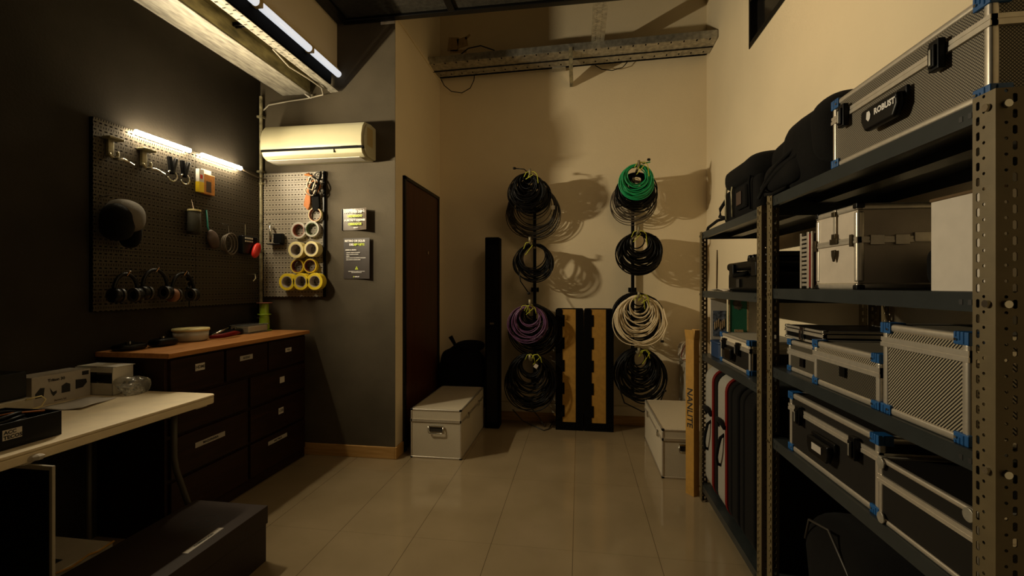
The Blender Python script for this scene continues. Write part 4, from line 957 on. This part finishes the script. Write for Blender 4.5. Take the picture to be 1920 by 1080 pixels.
# long cardboard box
t = thing('light_stand_carton', 'tall ochre cardboard box with vertical lettering leaning by the far shelf post', 'carton', (.664, 2.838, 0), 0)
th = math.atan2(2.808 - 2.858, .674 - .640)
d = Vector((math.cos(th), math.sin(th), 0)); nrm = Vector((-d.y, d.x, 0))
P0 = Vector((.634, 2.865, 0)); P1 = P0 + d*.062; P2 = P1 + nrm*.046; P3 = P0 + nrm*.046
cb = MB(); lo = [cb.bm.verts.new(p) for p in (P0, P1, P2, P3)]; hi = [cb.bm.verts.new(p + Vector((0, 0, .93))) for p in (P0, P1, P2, P3)]
cb.bm.faces.new(lo); cb.bm.faces.new(hi)
for k in range(4): cb.bm.faces.new((lo[k], lo[(k+1) % 4], hi[(k+1) % 4], hi[k]))
cb.build('carton_body', M['yellowcard'], t, bevel=.001)
fl = MB()
for a, b, out in ((P0, P1, -nrm), (P1, P2, d), (P2, P3, nrm)):
    v = [fl.bm.verts.new(q) for q in (a + Vector((0, 0, .93)), b + Vector((0, 0, .93)), b + out*.008 + Vector((0, 0, .985)), a + out*.008 + Vector((0, 0, .985)))]
    fl.bm.faces.new(v)
fl.build('open_flaps', M['yellowcard'], t, solid=.002)
lettering('NANLITE', .058, P0 + d*.031 - nrm*.0005 + Vector((0, 0, .52)), (0, 0, -1), d, M['ink'], t, bold=.001, lift=.0008)

# ------------------------------------------------------------------ slotted angle shelving
PITCH = .0268
def post_mesh(H):
    """L-shaped slotted angle; aisle flange lies in x=0 from y=0 to y=.045, the other in y=0 from x=0 to x=.042"""
    bm = bmesh.new(); n = int(H / PITCH) + 1; pz = H / n
    def cell(z0, mapf, W, sx_, cx_):
        outer = [(0, 0), (W, 0), (W, pz), (0, pz)]
        sw, sh = .0036, .0076; sc = .3*pz + .001
        slot = [(sx_ - sw, sc - sh + .002), (sx_ - sw, sc + sh - .002), (sx_ - sw + .002, sc + sh), (sx_ + sw - .002, sc + sh), (sx_ + sw, sc + sh - .002), (sx_ + sw, sc - sh + .002), (sx_ + sw - .002, sc - sh), (sx_ - sw + .002, sc - sh)]
        slot = [(a, max(.0008, b)) for a, b in slot]
        cz = .80*pz; circ = [(cx_ + .0030*math.cos(-2*PI*k/8), cz + .0030*math.sin(-2*PI*k/8)) for k in range(8)]
        loops = [[Vector((a, b, 0)) for a, b in l] for l in (outer, slot, circ)]
        flat = [p for l in loops for p in l]
        vs = [bm.verts.new(mapf(p.x, z0 + p.y)) for p in flat]
        for tri in tessellate_polygon(loops):
            try: bm.faces.new([vs[i] for i in tri])
            except ValueError: pass
    for k in range(n):
        cell(k*pz, lambda a, z: (0, a, z), .045, .034, .022)
        cell(k*pz, lambda a, z: (a, 0, z), .042, .028, .015)
    bmesh.ops.remove_doubles(bm, verts=bm.verts, dist=1e-6)
    bmesh.ops.recalc_face_normals(bm, faces=bm.faces)
    me = bpy.data.meshes.new('post'); bm.to_mesh(me); bm.free(); me.materials.append(M['post']); return me
POST = post_mesh(1.575)
def shelving(x0, x1, y0, y1, levels, label, H=1.575):
    t = thing('shelving_unit', label, 'shelving', ((x0+x1)/2, (y0+y1)/2, 0), group='slotted steel shelving units')
    org = ORG[t.name]
    for sx, X in ((1, x0), (-1, x1)):
        for sy, Y in ((1, y0), (-1, y1)):
            o = bpy.data.objects.new('post', POST); C.objects.link(o); o.parent = t; o.location = Vector((X, Y, 0)) - org
            o.scale = (sx, sy, H/1.575); ORG[o.name] = org
            md = o.modifiers.new('thickness', 'SOLIDIFY'); md.thickness = .0018; md.offset = 0
            for z in levels[:]:
                if sx == 1: MB().cyl((X - .006, Y + sy*.014, z - .02), (X - .0012, Y + sy*.014, z - .02), .0065, 12).build('bolt', M['chrome'], t)
                if sx == 1 and sy == 1: MB().cyl((X + .015, Y - .006, z - .02), (X + .015, Y - .0012, z - .02), .0065, 12).build('bolt', M['chrome'], t)
    for z in levels:
        mb = MB().box(x0 + .003, x1 - .003, y0 + .003, y1 - .003, z - .002, z)
        mb.box(x0 + .003, x0 + .0045, y0 + .003, y1 - .003, z - .036, z - .002).box(x1 - .0045, x1 - .003, y0 + .003, y1 - .003, z - .036, z - .002)
        mb.box(x0 + .003, x1 - .003, y0 + .003, y0 + .0045, z - .036, z - .002).box(x0 + .003, x1 - .003, y1 - .0045, y1 - .003, z - .036, z - .002)
        mb.box(x0 + .0045, x0 + .02, y0 + .003, y1 - .003, z - .036, z - .0345)
        mb.box((x0+x1)/2 - .03, (x0+x1)/2 + .03, y0 + .01, y1 - .01, z - .025, z - .002)
        sh = mb.build('shelf', M['shelf'], t)
        for yy in (y0 + .055, y0 + .075, y1 - .075, y1 - .055): MB().box(x0 + .0022, x0 + .003, yy - .004, yy + .004, z - .024, z - .014).build('fixing_hole', M['ink'], sh)
    return t
S0, S1 = .70, 1.085
U1 = (1.888, 2.80); U2 = (.885, 1.835)
Z1 = (.10, .855, 1.218, 1.555); Z2 = (.10, .690, .950, 1.238, 1.577)
shelving(S0, S1, U1[0], U1[1], Z1, 'far grey slotted steel shelving unit beside the ochre carton', 1.56)
shelving(S0, S1, U2[0], U2[1], Z2, 'near grey slotted steel shelving unit along the right wall, closest to the viewer', 1.585)

# ------------------------------------------------------------------ near unit: things on shelves
tc_ = case('flight_case', 'big grey woven flight case with blue corners on top of the near shelving', 'flight case', .708, 1.07, .905, 1.405, 1.578, 1.765, 1.712, 'panel_weave', 'blue', e=.016, cc=.042, band=.02,
     latches=(('x-', 1.335, 'black'), ('x-', 1.012, 'black')), handles=(('x-', 1.165, 1.655, .13, 'grip'),))
lettering('ROBUST', .019, (.708 - .0265, 1.140, 1.655), (0, -1, 0), U_, M['white_ink'], tc_, bold=.0009)
MB().prism([(1.202, 1.664), (1.192, 1.664), (1.188, 1.655), (1.190, 1.645), (1.196, 1.640), (1.204, 1.648)], 0, .708 - .0275, .708 - .0262).build('logo_mark', M['white_ink'], tc_)
# level 1.238
t = case('metal_case', 'upright pale aluminium vanity case with a steel latch on the near shelving', 'case', .735, 1.04, 1.338, 1.556, 1.238, 1.47, 1.372, 'alu_warm', 'black', e=.020, cc=.024, band=.016, latches=())
MB().box(.7315, .7345, 1.436, 1.449, 1.385, 1.468).build('strap_band', M['alu'], t, bevel=.001)
MB().box(.728, .734, 1.424, 1.461, 1.368, 1.384).box(.728, .734, 1.433, 1.452, 1.384, 1.398).build('latch', M['bronze'], t, bevel=.001)
MB().prism([(1.432, 1.352), (1.454, 1.352), (1.453, 1.336), (1.446, 1.318), (1.440, 1.318), (1.433, 1.336)], 0, .728, .733).build('hasp', M['bronze'], t, bevel=.002)
MB().box(.728, .7345, 1.434, 1.452, 1.448, 1.462).build('catch', M['bronze'], t, bevel=.001)
for y in (1.546, 1.358): MB().box(.728, .734, y - .005, y + .005, 1.355, 1.388).build('rivet_plate', M['bronze'], t, bevel=.001)
for x in (.765, .825): MB().box(x, x + .034, 1.3335, 1.3375, 1.358, 1.385).build('hinge', M['alu'], t, bevel=.001)
MB().box(.87, .91, 1.3335, 1.3375, 1.365, 1.39).build('hinge', M['alu'], t, bevel=.001)
t = thing('disc_case', 'thin upright case with a red stripe and ribbed spine left of the vanity case', 'case', (.84, 1.625, 1.238))
MB().box(.745, 1.0, 1.590, 1.612, 1.242, 1.42).build('cover', M['corebrown'], t, bevel=.002)
MB().box(.741, .752, 1.612, 1.626, 1.24, 1.425).box(.741, .752, 1.662, 1.672, 1.24, 1.425).box(.741, .752, 1.590, 1.598, 1.24, 1.425).build('aluminium_edge', M['alu'], t, bevel=.001)
MB().box(.742, .99, 1.598, 1.612, 1.245, 1.418).build('red_stripe', M['redtrim'], t)
ri = MB()
for k in range(12): ri.box(.743, .75, 1.627, 1.661, 1.248 + .0143*k, 1.2565 + .0143*k)
ri.build('ribbed_spine', M['alu'], t)
MB().box(.752, 1.0, 1.626, 1.670, 1.241, 1.42).build('inner_block', M['black'], t)
t = thing('equipment_case', 'black case in shadow behind the shelf posts, left of the thin red striped case', 'case', (.9, 1.74, 1.238))
MB().box(.80, 1.05, 1.690, 1.785, 1.239, 1.37).build('case_body', M['black'], t, bevel=.008)
MB().box(.796, .80, 1.70, 1.77, 1.30, 1.31).build('trim_line', M['galv_dark'], t)
t = thing('camera_bag', 'small black bag with a glinting buckle between the vanity case and the white carton', 'bag', (.93, 1.215, 1.238))
MB().soft((.93, 1.205, 1.295), (.17, .17, .115), e=.5, nz=.06).build('bag_body', M['fabric'], t, smooth=True)
MB().tube([(.86, 1.11, 1.25), (.865, 1.10, 1.285), (.91, 1.10, 1.29), (.93, 1.105, 1.25)], .005, 8).build('strap', M['fabric'], t, smooth=True)
MB().cyl((.862, 1.108, 1.262), (.874, 1.108, 1.288), .0015, 8).build('buckle', M['chrome'], t)
t = thing('carton', 'large plain white carton on the near shelving behind the front post', 'carton', (.9, 1.0, 1.238))
MB().box(.733, 1.065, .925, 1.078, 1.238, 1.425).build('carton_body', M['paper'], t, bevel=.002)
MB().box(.731, 1.067, .923, 1.080, 1.424, 1.431).build('lid_edge', M['cardboard_in'], t, bevel=.002)
# level .95
case('flight_case', 'small flight case with blue corners at the far end of the near unit middle shelf', 'flight case', .735, 1.03, 1.542, 1.745, .950, 1.058, 1.018, 'panel_diag2', 'blue', e=.016, cc=.032, band=.02, latches=(('x-', 1.64, 'hasp'),))
case('flight_case', 'medium flight case with blue corners and a black hasp in the middle of the shelf', 'flight case', .712, 1.03, 1.208, 1.520, .950, 1.082, 1.040, 'panel_diag2', 'blue', e=.018, cc=.036, band=.024, latches=(('x-', 1.36, 'hasp'),), lid_panel='panel_diag')
case('flight_case', 'tall flight case with diagonal ridges and blue corners behind the near post', 'flight case', .712, 1.03, .955, 1.198, .950, 1.160, 1.118, 'panel_diag', 'blue', e=.018, cc=.040, band=.022)
t = case('flight_case', 'flat dark case with chrome corners lying on the small blue cornered case', 'flight case', .745, 1.04, 1.53, 1.79, 1.0625, 1.108, 1.092, 'black', 'metal', e=.008, cc=.016, band=.010, latches=(('x-', 1.66, 'steel'),), frame='alu')
# level .69
t = case('flight_case', 'long dark flight case with blue corners, black handle and two latches on the lower shelf', 'flight case', .715, 1.04, 1.215, 1.69, .690, .885, .835, 'panel_dark', 'blue', e=.018, cc=.040, band=.022,
     latches=(('x-', 1.60, 'black'), ('x-', 1.30, 'black')), handles=(('x-', 1.455, .775, .12, 'grip'),))
MB().box(.7145 - .0275, .7145 - .0258, 1.425, 1.478, .762, .782).build('name_plate', M['greypaper'], t)
t = case('flight_case', 'dark flight case with round chrome corners on the lower shelf by the near post', 'flight case', .708, 1.04, .93, 1.205, .690, .842, .792, 'panel_dark', 'metal', e=.012, cc=.018, band=.018)
for y in (.945, 1.19):
    for z in (.702, .83): MB().cyl((.7025, y, z), (.7065, y, z), .013, 20).build('round_corner', M['galv'], t, bevel=.001)
# level .10
t = thing('soft_bag', 'black soft bag with pale piping on the bottom shelf of the near unit', 'bag', (.88, 1.42, .10))
MB().soft((.885, 1.42, .32), (.32, .50, .44), e=.5, nz=.07, ns=6).build('bag_body', M['fabric'], t, smooth=True)
MB().tube([(.735, 1.62, .42), (.728, 1.58, .50), (.735, 1.48, .52), (.73, 1.35, .44), (.728, 1.26, .30)], .004, 6).build('piping', M['darkgrey'], t, smooth=True)

# ------------------------------------------------------------------ bags on top
t = thing('backpack', 'large black backpack slumped on top where the two shelving units meet', 'backpack', (.90, 1.72, 1.577))
MB().soft((.90, 1.66, 1.70), (.36, .42, .25), e=.55, nz=.12, ns=6, seed=1, shear=(0, -.25)).build('main_body', M['fabric'], t, smooth=True)
MB().soft((.86, 1.80, 1.745), (.24, .34, .12), e=.6, nz=.10, ns=8, seed=6, shear=(0, -.4)).build('top_pocket', M['fabric'], t, smooth=True)
MB().soft((.79, 1.79, 1.66), (.16, .36, .10), e=.6, nz=.12, ns=9, seed=7, shear=(0, -.3)).build('front_pocket', M['fabric'], t, smooth=True)
MB().soft((.84, 1.50, 1.72), (.26, .16, .22), e=.65, nz=.08, seed=9).build('side_panel', M['fabric'], t, smooth=True)
for k in range(2): MB().tube([(.712, 1.95 - .03*k, 1.60 + .03*k), (.708, 1.88 - .03*k, 1.63 + .03*k), (.712, 1.78, 1.665 + .025*k), (.725, 1.66, 1.69 + .03*k), (.75, 1.55, 1.74 + .02*k)], .007, 8).build('strap', M['fabric'], t, smooth=True)
MB().tube([(.72, 1.90, 1.60), (.70, 1.85, 1.595), (.70, 1.80, 1.585), (.71, 1.70, 1.59)], .006, 6).build('lower_strap', M['fabric'], t, smooth=True)
t = thing('camera_bag', 'black camera bag with buckles on top of the far shelving unit', 'bag', (.87, 2.27, 1.555))
MB().box(.74, 1.04, 2.03, 2.50, 1.557, 1.73).build('bag_body', M['fabric'], t, bevel=.03, seg=4)
MB().soft((.88, 2.24, 1.765), (.34, .55, .11), e=.55, nz=.08, ns=8, seed=4).build('top_flap', M['fabric'], t, smooth=True)
MB().box(.722, .742, 2.13, 2.27, 1.60, 1.70).build('front_pocket', M['fabric'], t, bevel=.01)
for y in (2.10, 2.33, 2.42): MB().tube([(.736, y, 1.75), (.728, y, 1.70), (.732, y, 1.58)], .005, 6).build('strap', M['galv_dark'] if y > 2.3 else M['fabric'], t, smooth=True)
MB().box(.716, .722, 2.17, 2.23, 1.615, 1.675).build('mesh_patch', M['leather'], t, bevel=.002)
MB().tube([(.76, 2.50, 1.70), (.75, 2.58, 1.66), (.75, 2.59, 1.62), (.76, 2.51, 1.60)], .009, 8).build('side_handle', M['fabric'], t, smooth=True)
MB().tube([(.76, 2.48, 1.60), (.74, 2.60, 1.60), (.72, 2.70, 1.575), (.72, 2.72, 1.562)], .008, 8).build('shoulder_strap', M['fabric'], t, smooth=True)

# ------------------------------------------------------------------ far unit things
t = thing('rugged_case', 'black rugged plastic case on the upper shelf of the far unit', 'case', (.92, 2.32, 1.218))
MB().box(.78, 1.05, 2.06, 2.56, 1.219, 1.32).build('base_shell', M['black'], t, bevel=.02, seg=3)
MB().box(.775, 1.055, 2.055, 2.565, 1.325, 1.365).build('lid_shell', M['black'], t, bevel=.015, seg=3)
rg = MB()
for k in range(6): rg.box(.80, 1.03, 2.06 + .05*k, 2.085 + .05*k, 1.36, 1.395)
rg.box(.80, 1.03, 2.06, 2.34, 1.355, 1.385).build('ribs', M['black'], t, bevel=.008)
for y in (2.15, 2.45): MB().box(.762, .782, y - .03, y + .03, 1.29, 1.355).build('latch', M['black'], t, bevel=.005)
MB().tube([(.775, 2.38, 1.31), (.755, 2.37, 1.30), (.755, 2.25, 1.30), (.775, 2.24, 1.31)], .010, 8).build('handle', M['blackm'], t, smooth=True)
MB().box(.772, .78, 2.36, 2.40, 1.24, 1.28).build('label_plate', M['darkgrey'], t)
MB().box(.80, .85, 2.565, 2.59, 1.30, 1.325).build('hinge_lug', M['galv_dark'], t, bevel=.003)
tag(MB().tube([(.765, 2.70, 1.222), (.777, 2.735, 1.38), (.782, 2.752, 1.452)], [.004, .005, .003], 8).build('wooden_stick', M['cardboard_in'], loc=(.765, 2.70, 1.22), smooth=True), 'thin brown stick leaning at the far end of the upper shelf', 'stick')
sheet('cloth', .88, 2.66, 1.218, .26, .2, .1, M['brush'], 'crumpled pale paper lying flat by the rugged case on the far unit', .006)
case('flight_case', 'small dark flight case with blue corners on the middle shelf of the far unit', 'flight case', .735, .97, 2.115, 2.53, .855, 1.005, .962, 'panel_dark', 'blue', e=.016, cc=.040, band=.02,
     latches=(('x-', 2.44, 'black'), ('x-', 2.24, 'black')), handles=(('x-', 2.34, .925, .09, 'grip'),), lid_panel='alu_panel')
t = thing('storage_bin', 'dark blue bin in the shadow at the far end of the middle shelf', 'bin', (.80, 2.64, .855))
MB().prism(rrect(.735, .86, 2.56, 2.72, .03), 2, .856, .945).build('bin_body', M['navybox'], t, bevel=.004)
MB().prism(rrect(.73, .865, 2.555, 2.725, .03), 2, .932, .943).build('bin_rim', M['navybox'], t, bevel=.003)
# pictures leaning on the wall behind the middle shelf
def board(x0, x1, z1, m, label, y=2.745, name='picture_board'):
    t = thing(name, label, 'board', ((x0+x1)/2, y, .855), group='boards standing at the far end of the middle shelf')
    MB().box(x0, x1, y, y + .008, .857, z1).build('board', M[m], t, bevel=.001); return t
t = board(.745, .832, 1.175, 'paper', 'white board with a blue photo print standing at the far unit middle shelf end')
MB().box(.757, .826, 2.7435, 2.745, .96, 1.105).build('photo', M['bluephoto'], t)
pm = MB()
for k in range(6): pm.soft((.768 + .010*k, 2.742, 1.02 + .008*(k % 3)), (.007, .003, .05), e=.8, nu=10, nv=8)
pm.build('figures', M['tan'], t)
t = board(.838, .945, 1.178, 'greenboard', 'green board with pale markings beside the photo print board on the far unit', 2.735)
MB().box(.838, .846, 2.733, 2.735, .86, 1.178).box(.937, .945, 2.733, 2.735, .86, 1.178).build('edge', M['tan'], t)
MB().soft((.89, 2.734, 1.145), (.045, .004, .07), e=1, nz=.8, ns=60).build('pale_marking', M['greycable'], t)
MB().box(.87, .915, 2.728, 2.735, .985, 1.0).build('ledge', M['tan'], t)
board(.95, 1.04, 1.172, 'paper', 'plain white board standing right of the green board on the far unit')
# trolley bags
def trolley(y0, y1, label, body='greybag', trim=True):
    t = thing('trolley_bag', label, 'bag', (.9, (y0+y1)/2, .10), group='bags standing on the bottom shelf of the far unit')
    MB().prism([(a, b) for a, b in rrect(.722, 1.06, .101, .79, .07)], 1, y0 + .075, y1).build('side_gusset', M[body], t, bevel=.012, seg=3)
    if trim:
        for k in range(2): MB().prism(rrect(.717, 1.065, .099 + .001, .795, .072), 1, y0 + .050 + .016*k, y0 + .061 + .016*k).build('piping', M['redtrim'], t, bevel=.003)
        MB().prism(rrect(.720, 1.062, .101, .792, .07), 1, y0 + .060, y0 + .068).build('zip', M['fabric'], t)
    MB().prism(rrect(.722, 1.06, .101, .79, .07), 1, y0, y0 + .050).build('front_panel', M['fabric'], t, bevel=.012, seg=3)
    if not trim: return t
    ym = (y0 + y1)/2 + .03
    MB().tube([(.728, ym - .03, .50), (.705, ym - .03, .48), (.695, ym - .02, .42), (.695, ym + .0, .37), (.705, ym + .02, .33), (.728, ym + .025, .32)], .008, 8).build('handle', M['fabric'], t, smooth=True)
    MB().tube([(.726, ym + .05, .52), (.708, ym + .03, .56), (.704, ym - .03, .565), (.715, ym - .07, .54)], .012, 8).build('strap', M['fabric'], t, smooth=True)
    return t
trolley(2.545, 2.775, 'grey trolley bag with red piping at the far end of the bottom shelf')
trolley(2.320, 2.535, 'grey trolley bag with red piping, second from the far end of the bottom shelf')
trolley(2.155, 2.310, 'black upright bag right behind the second grey trolley bag', 'fabric', False)
trolley(1.955, 2.145, 'black upright bag on the bottom shelf next to the middle posts', 'fabric', False)
